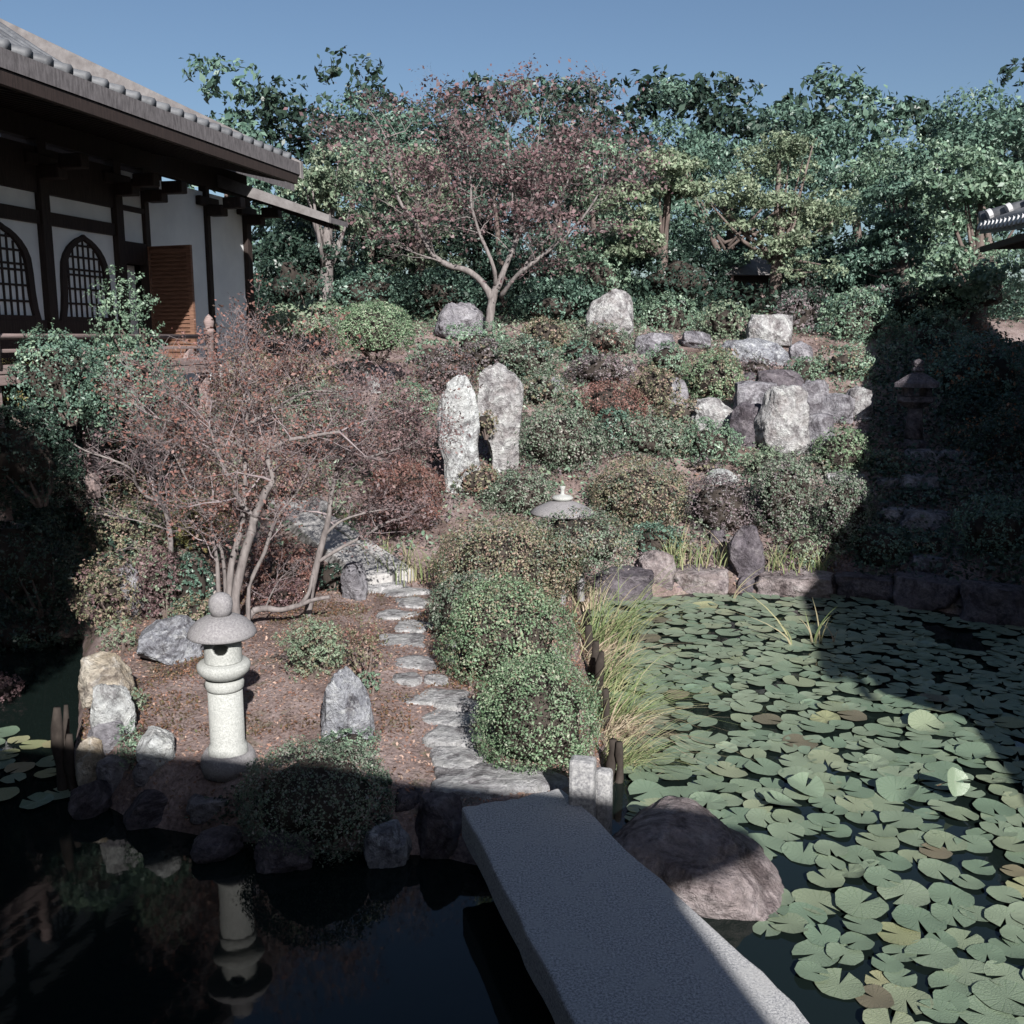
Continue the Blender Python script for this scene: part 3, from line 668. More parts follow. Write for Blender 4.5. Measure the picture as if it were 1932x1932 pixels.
# slatted door leaf swung out over the veranda
dr_ = bx('door', 'timber_brown', .05, 1.66, FZ + .02, .09, 1.72, 5.02, hall, .004)
dv_ = (.90, -.15)
def dbox(nm, a0, a1, z0, z1, t=.02, off=0, par=dr_, mat='timber_brown'):
    c0 = (.07 + dv_[0] * a0, 1.69 + dv_[1] * a0 - off); c1 = (.07 + dv_[0] * a1, 1.69 + dv_[1] * a1 - off)
    vs = [(c0[0], c0[1] - t, z0), (c1[0], c1[1] - t, z0), (c1[0], c1[1] + t, z0), (c0[0], c0[1] + t, z0)]
    vs += [(x, y, z1) for x, y, _ in vs]
    return MB().add(vs, [(0, 3, 2, 1), (4, 5, 6, 7), (0, 1, 5, 4), (1, 2, 6, 5), (2, 3, 7, 6), (3, 0, 4, 7)]).build(nm, mat, par)
dbox('stile', .9, 1.0, FZ + .02, 5.02, .03); dbox('top_rail', .04, .9, 4.93, 5.02, .03); dbox('bottom_rail', .04, .9, FZ + .02, FZ + .10, .03)
dbox('door_panel', .04, .9, FZ + .1, 4.93, .006)
for k in range(26):
    z = FZ + .14 + k * .069; dbox('slat', .04, .9, z, z + .034, .012, .018)
# ---- hall on the right: only the far corner of its tiled eave shows, its roof shades the right of the garden
RHE = (6.15 + .173 * .75, .75)
rh = empty('side_hall', (RHE[0], RHE[1], 0), 'grey tiled eave corner of a temple hall at the right edge among the trees', 'building', None, math.radians(-9.8))
rl = 21.4
rp = [(0, 5.55), (.9, 5.86), (2.0, 6.32), (3.2, 6.9), (4.6, 7.7)]
roofr = roof_shell(rp, 0, rl, .16, 'roof_tile', 'roof', rh, lift=.25)
MB().box(2.0, .8, 0, 9, rl - 1.2, 6.2).build('wall', 'plaster', rh)
for q, y in enumerate(np.arange(rl - 6.6, rl - .02, .27)):
    kk = .25 * (abs(y - rl / 2) / (rl / 2)) ** 4
    MB().tube([(x - .01, y, z + .03 + kk) for x, z in rp], .085, 8).build('roof_tile', 'roof_tile', roofr, True)
    MB().tube([(-.05, y, 5.575 + kk), (.0, y, 5.56 + kk)], .098, 10).build('end_tile', 'tile_end', roofr)
MB().tube([(-.02, rl - .05, 5.94), (1.2, rl - .1, 6.25), (2.4, rl - .15, 6.75), (4.6, rl - .2, 7.98)], .16, 10).build('hip_ridge', 'roof_tile', roofr, True)
for a in (.05, .42, .8, 1.2): MB().tube([(a, rl - .3, 5.98 + a * .29), (a + .08, rl - .3, 6.02 + a * .29)], .11, 10).build('ridge_end_tile', 'tile_end', roofr)
for y in np.arange(rl - 6.6, rl, .3): MB().box(.1, y - .04, 5.3, 2.0, y + .04, 5.4).build('rafter', 'timber_dark', rh)
MB().box(.03, 0, 5.26, .1, rl, 5.38).build('eave_board', 'timber_dark', rh)
# ---- low unseen roof added at the right, outline shaped to cast the pond shadow
co = empty('added_shade_roof', (6.5, 0, 0), 'unseen low roof added beyond the right edge of the view to shade the pond', 'building')
_q = [(-1.1, -2), (-.4, 1.76), (-.1, 3.3), (-.75, 4.1), (-.5, 5.8), (2.4, 5.5), (1.6, -2.6)]; _n = len(_q)
MB().add([(x, y, 3.5 + .12 * max(0, x)) for x, y in _q] + [(x, y, 3.38 + .12 * max(0, x)) for x, y in _q], [tuple(range(_n)), tuple(range(_n, 2 * _n))[::-1]] + [(i, i + _n, (i + 1) % _n + _n, (i + 1) % _n) for i in range(_n)]).build('roof', 'roof_tile', co)
MB().box(.6, -2, 0, 1.5, 3.6, 3.4).build('wall', 'plaster', co)
# ---- the hall the view is taken from; its eave shades the near end of the bridge
CH = (0.0, -0.06)
ch = empty('veranda_hall', (CH[0], CH[1], 0), 'hall with a wide tiled eave whose veranda looks over the pond, behind the viewer', 'building', None, GA)
def chroof():
    vs = [(-16, .0, 4.65), (4.15, .0, 4.65), (4.15, -8, 8.0), (-16, -8, 8.0), (-16, .0, 4.47), (4.15, .0, 4.47), (4.15, -8, 7.8), (-16, -8, 7.8)]
    return MB().add(vs, [(0, 1, 2, 3), (4, 7, 6, 5), (0, 4, 5, 1), (1, 5, 6, 2), (2, 6, 7, 3), (3, 7, 4, 0)]).build('roof', 'roof_tile', ch)
chroof()
MB().box(-15.5, -7.5, 0, 3.85, -2.2, 5.4).build('wall', 'plaster', ch); MB().box(-15.8, -2.2, 1.75, 3.85, -.5, 1.9).build('veranda_floor', 'timber_grey', ch)

# ---- small thatched hut among the trees
hp = at(1408, 575, 31.0); hz = th(hp.x, 31.0)
hut = empty('garden_hut', (hp.x, 31.0, hz), 'small dark hut with a shingled roof under the maples', 'hut')
MB().box(-.55, -.4, -.3, .55, .6, 1.15).build('wall', 'timber_dark', hut)
MB().add([(-.95, -.8, 1.1), (.95, -.8, 1.1), (.95, 1, 1.1), (-.95, 1, 1.1), (-.5, .1, 1.65), (.5, .1, 1.65)], [(0, 1, 5, 4), (1, 2, 5), (2, 3, 4, 5), (3, 0, 4), (0, 3, 2, 1)]).build('roof', 'board', hut)
for s_ in (-.6, .6): MB().tube([(s_, -.65, -.3), (s_, -.65, 1.1)], .05, 6).build('post', 'timber_grey', hut)
MB().box(-.6, -.68, .45, .6, -.62, .52).build('rail', 'timber_grey', hut)
# ================================================================== STONE THINGS
# ---- the stone lantern
lb = atz(429, 1452, .0); lx, ly = lb.x, lb.y + .05; LZ = th(lx, ly) - .02
m_l = mpp(lb)
lan = empty('stone_lantern', (lx, ly, LZ), 'pale granite lantern with a mushroom cap and round finial standing on the island', 'stone lantern')
def L(nm, prof, mat, n=40): return MB().lathe(prof, n).build(nm, mat, lan, True)
k = m_l
def zz_(py): return (at(425, py, ly).z - LZ)
L('base', [(.0, -.05), (.215, -.04), (.225, .04), (.215, .10), (.185, .15), (.15, zz_(1433)), (.0, zz_(1432))], 'granite_weathered')
zs = zz_(1428)
L('shaft', [(.0, zs - .01), (.150, zs), (.158, zs + .03), (.158, zs + .10), (.145, zs + .125), (.139, zs + .14), (.138, zz_(1300)), (.0, zz_(1300))], 'granite_pale')
L('neck_ring', [(.0, zz_(1300)), (.140, zz_(1300) + .002), (.152, zz_(1297) + .01), (.155, zz_(1290) + .015), (.145, zz_(1288) + .035), (.0, zz_(1288) + .036)], 'granite_pale')
zp = zz_(1287) + .03
L('platform', [(.0, zp), (.10, zp + .004), (.165, zp + .03), (.205, zp + .075), (.213, zp + .11), (.208, zp + .135), (.19, zp + .15), (.0, zp + .155)], 'granite_pale')
# fire box with an oval opening: cylinder wall built as a grid with a hole facing the viewer
zb = zp + .155; hb = zz_(1180) - zb; Rb = .148; mbx = MB(); vs = []; fs = []; NS, NV = 150, 54
for j in range(NV + 1):
    for a in range(NS):
        t = 2 * math.pi * a / NS; vs.append((Rb * math.cos(t), Rb * math.sin(t), zb + hb * j / NV))
for j in range(NV):
    for a in range(NS):
        t = 2 * math.pi * (a + .5) / NS; u = (math.atan2(math.sin(t + math.pi / 2 - .12), math.cos(t + math.pi / 2 - .12))) * Rb; vv_ = hb * (j + .5) / NV - hb * .45
        if (u / .07) ** 2 + (vv_ / .052) ** 2 < 1: continue
        q = j * NS + a; q2 = j * NS + (a + 1) % NS; fs.append((q, q2, q2 + NS, q + NS))
fb = mbx.add(vs, fs).build('fire_box', 'granite_pale', lan, True); sm = fb.modifiers.new('t', 'SOLIDIFY'); sm.thickness = .035; sm.offset = -1
ct = zz_(1196)
L('cap', [(.0, ct - .02), (.15, ct - .02), (.262, ct - .01), (.272, ct + .0), (.270, ct + .02), (.245, ct + .065), (.20, ct + .11), (.15, ct + .14), (.095, ct + .158), (.0, ct + .162)], 'granite_weathered')
zf = ct + .155
L('finial', [(.0, zf), (.076, zf + .004), (.090, zf + .05), (.096, zf + .09), (.091, zf + .13), (.070, zf + .165), (.035, zf + .185), (.0, zf + .19)], 'granite_weathered')

# ---- snow-viewing lantern, only its roof shows above the azaleas
yb_ = at(1060, 1060, 13.6); yz = th(yb_.x, 13.6); sc_ = mpp(at(1060, 960, 13.6))
yl = empty('snow_viewing_lantern', (yb_.x, 13.6, yz), 'low stone lantern whose wide round roof and slim finial rise above the azaleas', 'stone lantern')
zr = at(1060, 965, 13.6).z - yz
MB().lathe([(.0, zr - .03), (.44, zr - .03), (.45, zr), (.36, zr + .055), (.22, zr + .12), (.12, zr + .155), (.0, zr + .16)], 28).build('roof', 'granite_weathered', yl, True)
MB().lathe([(.0, zr + .15), (.11, zr + .155), (.148, zr + .18), (.15, zr + .20), (.12, zr + .222), (.05, zr + .235), (.028, zr + .25), (.026, zr + .30), (.042, zr + .345), (.040, zr + .355), (.0, zr + .357)], 24).build('finial', 'granite_pale', yl, True)
MB().lathe([(.0, zr - .28), (.16, zr - .28), (.16, zr - .03), (.0, zr - .03)], 6).build('fire_box', 'granite_weathered', yl)
MB().lathe([(.0, zr - .36), (.2, zr - .36), (.24, zr - .29), (.0, zr - .28)], 24).build('platform', 'granite_weathered', yl)
for a in range(3):
    t = a * 2.094 + .5; MB().tube([(.16 * math.cos(t), .16 * math.sin(t), zr - .35), (.3 * math.cos(t), .3 * math.sin(t), zr - .5), (.33 * math.cos(t), .33 * math.sin(t), -.05)], .05, 6).build('leg', 'granite_weathered', yl)

# ---- tall lantern in the shade on the right
tb = G(1722, 845); t0 = tb
tl = empty('stone_lantern', (tb.x, tb.y, tb.z), 'tall stone lantern in deep shade at the right under the trees', 'stone lantern')
mm = mpp(tb); h_ = lambda py: (at(1722, py, tb.y).z - tb.z)
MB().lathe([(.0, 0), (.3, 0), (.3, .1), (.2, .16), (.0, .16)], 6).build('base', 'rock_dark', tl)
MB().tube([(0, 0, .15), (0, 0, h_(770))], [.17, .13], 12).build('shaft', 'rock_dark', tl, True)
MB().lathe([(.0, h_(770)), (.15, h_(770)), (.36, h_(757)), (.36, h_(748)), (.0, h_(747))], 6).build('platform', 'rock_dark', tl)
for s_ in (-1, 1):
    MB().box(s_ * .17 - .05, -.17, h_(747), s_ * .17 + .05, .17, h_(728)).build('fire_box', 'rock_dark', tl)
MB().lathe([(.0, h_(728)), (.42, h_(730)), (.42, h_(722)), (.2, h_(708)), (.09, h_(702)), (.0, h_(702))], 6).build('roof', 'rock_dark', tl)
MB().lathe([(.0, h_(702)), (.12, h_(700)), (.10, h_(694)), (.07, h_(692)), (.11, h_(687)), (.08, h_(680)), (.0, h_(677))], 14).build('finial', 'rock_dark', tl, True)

def rag(P, k=14, amp=1.7, seed=4):        # chipped, slightly uneven edges
    r = np.random.default_rng(seed); o = []
    for i, p in enumerate(P):
        q = P[(i + 1) % len(P)]; o.append(p)
        for t in np.arange(1, k) / k: o.append((p[0] + (q[0] - p[0]) * t + r.normal() * amp, p[1] + (q[1] - p[1]) * t + r.normal() * amp))
    return o
# ---- granite slab bridge to the viewer's veranda
def prism(label, name, cat, px, z, thick, mat, bevel=.015, jag=.0, cuts=0, parent=None, sink=0):
    """px corners (frame units) on height z -> a slab of real thickness"""
    P = [atz(x, y, z) for x, y in px]; c = sum((Vector(p) for p in P), Vector()) / len(P); n = len(P)
    vs = [(p.x - c.x, p.y - c.y, 0) for p in P] + [(p.x - c.x, p.y - c.y, -thick) for p in P]
    fs = [tuple(range(n)), tuple(range(n, 2 * n))[::-1]] + [(i, i + n, (i + 1) % n + n, (i + 1) % n) for i in range(n)]
    o = MB().add(vs, fs).build(name, mat, parent); o.location = (c.x, c.y, z - sink)
    bm = bmesh.new(); bm.from_mesh(o.data); bmesh.ops.recalc_face_normals(bm, faces=bm.faces[:]); bm.to_mesh(o.data); bm.free()
    if bevel: b = o.modifiers.new('b', 'BEVEL'); b.width = bevel; b.segments = 2
    return tag(o, label, cat)
prism('grey granite slab bridge in shade leading from the island towards the viewer', 'stone_bridge', 'bridge',
      rag([(870, 1522), (1060, 1487), (1500, 1890), (1700, 2150), (1240, 2300), (1085, 1932)]), .12, .24, 'granite_slab', .018)
for lb_, (x0, y0, x1, y1) in (('pale square granite post beside the slab bridge, the taller of the two', (1075, 1433, 1124, 1565)), ('shorter weathered granite post behind the taller post at the bridge', (1124, 1453, 1157, 1545))):
    b = atz((x0 + x1) / 2, y1 - 14, .0); m = mpp(b); hw = (x1 - x0) * m / 2; hh = at((x0 + x1) / 2, y0 + 6, b.y).z
    o = MB().box(-hw, -hw * .8, -.5, hw, hw * .8, hh).build('stone_post', 'granite_post', None, False, .03); o.location = (b.x, b.y + .08, 0); o.rotation_euler = (0, 0, GA); tag(o, lb_, 'stone post')

# ---- flat stones of the path
def flat_stone(label, cx, cy, wpx, hpx, mat='slab_stone', name='stepping_stone', thick=.10, proud=.035, seed=0, cat='stepping stone', rot=0, irregular=.26, zf=None):
    r = np.random.default_rng(seed + int(cx * 3 + cy)); c = G(cx, cy) if zf is None else atz(cx, cy, zf)
    z = c.z; n = 26; vs = []; th0 = r.uniform(0, 6.28)
    K = [(r.normal() * irregular * .6, r.uniform(0, 6.28)) for _ in range(4)]
    pts = []
    for i in range(n):
        a = 2 * math.pi * i / n; rr = 1 + sum(K[q][0] * math.cos((q + 2) * a + K[q][1]) for q in range(4)) * .6
        ca, sa = math.cos(a), math.sin(a); sq = (abs(ca) ** 4 + abs(sa) ** 4) ** (-.25) * .55 + .45
        p = atz(cx + wpx / 2 * ca * rr * sq, cy + hpx / 2 * sa * rr * sq, z); pts.append((p.x - c.x, p.y - c.y))
    pts = np.array(pts); rings = [(1.02, -thick), (1.03, -.01), (1.0, proud * .7), (.94, proud), (.62, proud), (.3, proud), (.02, proud)]
    V = []; 
    for s, zz in rings:
        q = pts * s; p3 = np.stack([q[:, 0] + c.x, q[:, 1] + c.y, np.zeros(n)], 1)
        und = .012 * fbm(p3, 4, 7, 2) if zz > 0 else 0
        V.append(np.stack([q[:, 0], q[:, 1], np.full(n, zz) + und], 1))
    V = np.concatenate(V); F = []
    for j in range(len(rings) - 1):
        for i in range(n): F.append((j * n + i, j * n + (i + 1) % n, (j + 1) * n + (i + 1) % n, (j + 1) * n + i))
    F.append(tuple((len(rings) - 1) * n + i for i in range(n)))
    o = mesh_np(name, V, F, mat, None, True); o.location = c; return tag(o, label, cat)
bm_ = None
SS = [(930, 1476, 232, 50, 'wide flat threshold stone where the path meets the slab bridge'), (862, 1432, 92, 38, 'pale rounded stepping stone just above the threshold stone'),
      (853, 1390, 92, 38, 'darker stepping stone half in the shade of the round shrub'), (852, 1354, 96, 32, 'bright stepping stone, second below the moss gap'),
      (834, 1322, 116, 30, 'large pale stepping stone at the lower edge of the reddish moss'), (768, 1283, 52, 15, 'small stepping stone, left of a pair in the reddish moss'),
      (822, 1285, 44, 12, 'small stepping stone, right of a pair in the reddish moss'), (784, 1254, 78, 20, 'oval pale stepping stone above the pair in the moss'),
      (757, 1214, 90, 24, 'dappled stepping stone level with the pale shrub-side rock'), (779, 1184, 60, 20, 'stepping stone crossed by the shadow of a branch'),
      (748, 1162, 68, 14, 'thin stepping stone left of the path under the dark shadow'), (778, 1139, 60, 15, 'stepping stone beside the hedge, third below the slab path'),
      (762, 1118, 74, 15, 'stepping stone next below the long slabs'), (722, 1100, 74, 26, 'smooth pale stone at the foot of the long slabs')]
for q, (cx, cy, a, b, lb_) in enumerate(SS): flat_stone(lb_, cx, cy, a * 1.05, b * 1.1, 'slab_stone', 'stepping_stone', seed=q, proud=.035 if q else .05)
# long bridge slabs beyond
def slab2(label, px, zz, name='path_slab', mat='granite_weathered'): return prism(label, name, 'stone slab', px, zz, .2, mat, .02)
def slabg(label, px, mat='slab_path', th2=.3):      # follows the slope
    P = [G(x, y) + Vector((0, 0, .17)) for x, y in px]; c = sum(P, Vector()) / len(P); n = len(P)
    vs = [p - c for p in P] + [p - c - Vector((0, 0, th2)) for p in P]
    fs = [tuple(range(n)), tuple(range(n, 2 * n))[::-1]] + [(i, i + n, (i + 1) % n + n, (i + 1) % n) for i in range(n)]
    o = MB().add(vs, fs).build('path_slab', mat); o.location = c; b = o.modifiers.new('b', 'BEVEL'); b.width = .02; b.segments = 2
    bm = bmesh.new(); bm.from_mesh(o.data); bmesh.ops.recalc_face_normals(bm, faces=bm.faces[:]); bm.to_mesh(o.data); bm.free()
    return tag(o, label, 'stone slab')
slabg('long grey bridge slab, the left of two, running up to the left between the shrubs', [(690, 1112), (742, 1104), (668, 1042), (560, 968), (505, 962), (590, 1040)])
slabg('long grey bridge slab, the right of two, edged by iris leaves', [(746, 1103), (782, 1097), (700, 1040), (585, 962), (563, 966), (672, 1041)])

# ---- rocks
T1 = [(0, .10, 1.0), (.15, .12, .98), (.35, .16, .92), (.48, .02, .90), (.6, 0, .93), (.75, .02, .90), (.88, .06, .84), (.96, .14, .74), (1, .2, .66)]
T2 = [(0, .38, .90), (.15, .30, .88), (.3, .26, .90), (.5, .1, .92), (.65, .0, .96), (.8, .02, 1.0), (.9, .02, .86), (.97, .06, .74), (1, .12, .66)]
rock('pale standing stone, the left and whiter of the tall pair on the slope', 823, 708, 912, 935, 'rock_white', T1, 'standing_stone', 'standing stone', dr=.55, res=25, cuts=12, box=.5)
rock('veined standing stone, the right and darker of the tall pair on the slope', 898, 687, 990, 895, 'rock_pale', T2, 'standing_stone', 'standing stone', dr=.6, res=25, cuts=12)
rock('broad pale rock with a flat top on the hill crest', 1106, 545, 1198, 640, 'rock_pale', [(0, .05, 1), (.5, .0, 1), (.75, .1, .98), (.9, .3, .92), (1, .4, .75)], dr=.6, res=25, Y=24.6)
rock('dark grey rounded boulder left of the maple trunk', 816, 570, 919, 650, 'rock_grey', [(0, 0, 1), (.4, 0, 1), (.7, .08, .95), (1, .25, .8)], dr=.7, res=25, Y=24.8)
rock('leaning white rock under the domed shrub', 674, 676, 722, 745, 'rock_white', [(0, .55, 1), (.5, .25, .8), (.9, 0, .6), (1, .05, .5)], dr=.5)
rock('small grey rock beside the leaning white rock', 718, 700, 745, 727, 'rock_grey')
rock('squared grey rock with a level top, highest on the right crest', 1413, 592, 1502, 655, 'rock_pale', [(0, 0, 1), (.6, .02, 1), (.9, .1, 1), (1, .12, .98)], dr=.8, res=25, box=.8, flat=True, Y=24.2)
rock('long white rock lying across the right crest', 1368, 637, 1502, 703, 'rock_speckled', [(0, .3, 1), (.3, .05, 1), (.6, 0, .95), (.85, .02, .8), (1, .1, .6)], dr=.6, res=25, Y=22.9)
rock('grey block right of the long white rock', 1492, 643, 1538, 692, 'rock_grey', dr=.8, Y=23.2)
rock('sloping grey rock left of the long white rock', 1198, 627, 1278, 695, 'rock_grey', dr=.8, Y=23.4)
rock('low grey rock behind the ferns left of the crest stones', 1288, 624, 1346, 655, 'rock_grey', Y=24.2)
rock('dark flat-topped rock above the big pale rock', 1440, 703, 1522, 760, 'rock_dark', dr=.8, box=.8)
rock('dark block at the upper left of the right stone group', 1396, 708, 1440, 735, 'rock_dark', Y=22.0)
rock('dark squared rock touching the big pale rock on its left', 1392, 724, 1470, 800, 'rock_grey', dr=.7, box=.8)
rock('biggest pale pitted rock at the front of the right stone group', 1433, 732, 1530, 872, 'rock_pale', [(0, .45, .95), (.15, .25, 1), (.35, .02, .98), (.55, .0, .95), (.75, .12, .95), (.9, .16, .92), (1, .25, .85)], 'standing_stone', 'standing stone', dr=.6, res=25, cuts=10)
rock('tall smooth grey slab stone standing right of the big pale rock', 1512, 722, 1562, 850, 'rock_grey', dr=.6, box=.8, Y=20.0)
rock('rounded grey rock leaning on the foot of the tall slab stone', 1528, 785, 1572, 858, 'rock_grey', dr=.7)
rock('jagged pale rock at the left of the right stone group', 1306, 750, 1392, 820, 'rock_pale', dr=.7, rough=1.5, res=25)
rock('dark lichened rock between the jagged and the big pale rock', 1383, 765, 1436, 845, 'rock_dark', dr=.7)
rock('squared grey rock in the bank right of the stone group', 1558, 748, 1616, 803, 'rock_grey', dr=.8, box=.8)
rock('pale rock at the shadow edge, right end of the stone bank', 1603, 735, 1648, 795, 'rock_pale', dr=.8)
rock('upright grey rock above the squared bank rock', 1562, 690, 1604, 752, 'rock_grey', Y=22.2)
rock('purplish grey rock among the azaleas in the middle of the slope', 1253, 712, 1302, 770, 'rock_grey', dr=.8)
rock('small lichened rock on the slope right of the pair of standing stones', 1038, 710, 1068, 745, 'rock_grey')
rock('low white stone under the purplish azalea', 1335, 885, 1402, 920, 'rock_white', dr=.9)
rock('flat pale stone at the right end of the lit slope', 1568, 893, 1642, 922, 'rock_pale', dr=.9, flat=True)
rock('small flat pale stone high on the slope', 1170, 690, 1200, 706, 'rock_pale', Y=22.5)
rock('dark bulbous rock standing behind the pond kerb', 1376, 993, 1448, 1100, 'rock_dark', [(0, .2, .9), (.2, .25, .98), (.45, .0, 1), (.7, .03, .9), (.85, .18, .8), (1, .4, .72)], dr=.7, res=25)
rock('brown squared kerb rock at the left corner of the pond edge', 1118, 1076, 1240, 1142, 'rock_dark', dr=.9, box=.85, flat=True, res=25, z=WATER - .03)
rock('cracked upright kerb rock behind the left corner stone', 1203, 1038, 1278, 1126, 'rock_brown', dr=.7, res=25, z=WATER - .03)
rock('flat-faced rosy kerb block in the middle of the pond edge', 1279, 1072, 1386, 1127, 'rock_brown', dr=.8, box=.95, flat=True, res=25, z=WATER - .03, cuts=4)
rock('small dark wedge rock between two kerb blocks', 1392, 1085, 1440, 1124, 'rock_dark', dr=.8, z=WATER - .03)
rock('long brown kerb block at the right of the lit pond edge', 1436, 1078, 1584, 1133, 'rock_brown', dr=.7, box=.9, flat=True, res=25, z=WATER - .03, cuts=5)
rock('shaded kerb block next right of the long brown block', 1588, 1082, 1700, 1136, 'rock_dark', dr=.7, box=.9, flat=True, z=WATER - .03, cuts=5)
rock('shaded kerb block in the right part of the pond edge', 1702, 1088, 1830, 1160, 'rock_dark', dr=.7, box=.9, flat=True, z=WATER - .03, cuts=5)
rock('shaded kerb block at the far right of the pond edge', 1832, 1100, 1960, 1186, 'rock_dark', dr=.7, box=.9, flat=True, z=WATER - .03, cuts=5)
for (a, b_2, c, d, l) in ((1716, 848, 1785, 880, 'left flat rock of the top shaded terrace at the right'), (1780, 850, 1850, 878, 'right flat rock of the top shaded terrace at the right'),
        (1655, 902, 1720, 925, 'small rock of the middle shaded terrace'), (1710, 896, 1784, 935, 'rounded rock of the middle shaded terrace'), (1668, 958, 1722, 990, 'small rock of the lowest shaded terrace'),
        (1712, 962, 1805, 1005, 'broad rock of the lowest shaded terrace'), (1798, 1035, 1822, 1056, 'small pale stone lying in the shade above the right pond edge'), (1730, 1050, 1800, 1085, 'low dark rock in the shade right of the pond kerb')):
    rock(l, a, b_2, c, d, 'rock_grey', dr=.8, flat=True)
rock('small white rock left of the azalea hedge', 788, 937, 826, 978, 'rock_white')
rock('grey mossy rock at the near end of the long slabs', 640, 1058, 692, 1135, 'rock_grey', dr=.8)
rock('pale rock at the far end of the long slabs', 574, 938, 622, 985, 'rock_pale')
rock('pale rock half hidden under the twiggy tree', 590, 820, 650, 858, 'rock_pale')
rock('speckled white boulder left of the stone lantern', 244, 1166, 372, 1262, 'rock_speckled', [(0, .05, 1), (.4, 0, .98), (.7, .05, .92), (.9, .3, .8), (1, .42, .7)], dr=.8, res=25, cuts=12)
rock('cream rock at the far corner of the left shore', 138, 1236, 240, 1335, 'rock_ochre', dr=.7, res=25)
rock('white wedge rock below the cream rock on the left shore', 165, 1292, 248, 1400, 'rock_white', dr=.6, res=25)
rock('smooth grey cobble on the left shore', 157, 1365, 240, 1440, 'rock_grey', dr=.8, rough=.4, cuts=4, box=.3)
rock('white rock behind the little shrub on the left shore', 250, 1385, 322, 1465, 'rock_white', dr=.8, res=25)
rock('pale rock low on the left shore beside the stakes', 138, 1395, 192, 1500, 'rock_ochre', dr=.8)
rock('rock in shade below the smooth cobble', 176, 1432, 250, 1500, 'rock_grey')
rock('small rounded rock at the shadow line left of the lantern', 246, 1438, 300, 1490, 'rock_grey', rough=.5)
rock('white-streaked upright boulder with a dark left face beside the clipped shrub', 596, 1266, 702, 1410, 'rock_speckled', [(0, 0, 1), (.3, .03, 1), (.6, .08, .93), (.85, .14, .78), (.95, .2, .7), (1, .26, .64)], dr=.7, res=25, cuts=12)
rock('small pale rock poking out left of the hedge', 838, 1203, 866, 1256, 'rock_white')
rock('small pale rock poking out right of the hedge', 1038, 1215, 1060, 1256, 'rock_white', Y=9.4)
rock('big smooth brown boulder at the pond edge right of the bridge', 1140, 1556, 1530, 1745, 'rock_brown', [(0, 0, 1), (.25, 0, .95), (.5, .02, .84), (.75, .08, .72), (.9, .15, .58), (1, .24, .46)], dr=.75, res=25, rough=.6, cuts=9, box=.45, z=WATER)
rock('flat rock in the shade below the lantern', 340, 1500, 445, 1562, 'rock_grey', dr=.9, flat=True)
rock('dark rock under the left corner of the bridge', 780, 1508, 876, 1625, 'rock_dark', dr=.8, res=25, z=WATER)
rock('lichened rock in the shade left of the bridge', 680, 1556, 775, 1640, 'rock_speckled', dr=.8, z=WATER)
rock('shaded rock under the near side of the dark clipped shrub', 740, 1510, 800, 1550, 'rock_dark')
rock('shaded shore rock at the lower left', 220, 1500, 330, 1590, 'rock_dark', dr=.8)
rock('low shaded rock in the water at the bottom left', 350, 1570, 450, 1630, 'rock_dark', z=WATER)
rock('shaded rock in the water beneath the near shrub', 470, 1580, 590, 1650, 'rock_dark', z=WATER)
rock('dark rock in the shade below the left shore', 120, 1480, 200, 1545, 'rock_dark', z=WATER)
rock('tall mossy rock in the left bank under the ferns', 212, 1058, 268, 1175, 'rock_grey', dr=.7)
rock('grey rock at the foot of the left bank', 268, 1085, 310, 1165, 'rock_brown', dr=.7)
rock('flat mossy rock high in the left bank', 300, 905, 360, 945, 'rock_grey', dr=.8)
rock('small stone lying on the far shore behind the speckled boulder', 362, 1205, 395, 1228, 'rock_pale')
rock('low brown rock under the azalea branches right of the hedge', 1030, 1060, 1100, 1115, 'rock_brown')
rock('small dark rock at the back of the moss beside the path', 1340, 1000, 1372, 1030, 'rock_dark')

# ---- timber piles along the shores
def pile(label, px, ytop, ybot, wpx, lean=0, z=WATER):
    b = atz(px, ybot, z); m = mpp(b); r_ = wpx * 1.15 * m / 2; hh = at(px, ytop, b.y).z - z
    mb = MB(); n = 7; mb.tube([(lean * t + .012 * math.sin(t * 9 + px), 0, -.3 + (hh + .3) * t) for t in np.linspace(0, 1, n)], [r_ * (1 + .2 * math.sin(q * 2.1 + px)) * (.75 if q == n - 1 else 1) for q in range(n)], 9)
    o = mb.build('shore_pile', 'log_and_shade_core', None, True); o.location = (b.x, b.y, z); return tag(o, label, 'wooden pile', 'old timber piles along the pond shores')
pile('rotting timber pile, tallest of the three at the left shore', 118, 1335, 1490, 18)
pile('rotting timber pile, behind the tallest at the left shore', 131, 1330, 1440, 10)
pile('rotting timber pile, nearest the rocks at the left shore', 137, 1385, 1492, 15)
for k_, (px, a, b2, w2) in enumerate(((1108, 1180, 1260, 13), (1118, 1210, 1310, 15), (1129, 1230, 1330, 14), (1105, 1150, 1215, 10), (1150, 1395, 1470, 16), (1139, 1300, 1390, 12), (1165, 1400, 1475, 13))):
    pile(['dark pile at the right shore beside the tall grass, leftmost of its row', 'stout dark pile in the row by the dry grass', 'dark pile at the pond end of its row by the dry grass', 'thin dark pile farthest up the right shore', 'dark pile behind the taller granite post', 'low dark pile in the dry grass between the shrub and the pond', 'dark pile behind the shorter granite post'][k_], px, a, b2, w2, .02)

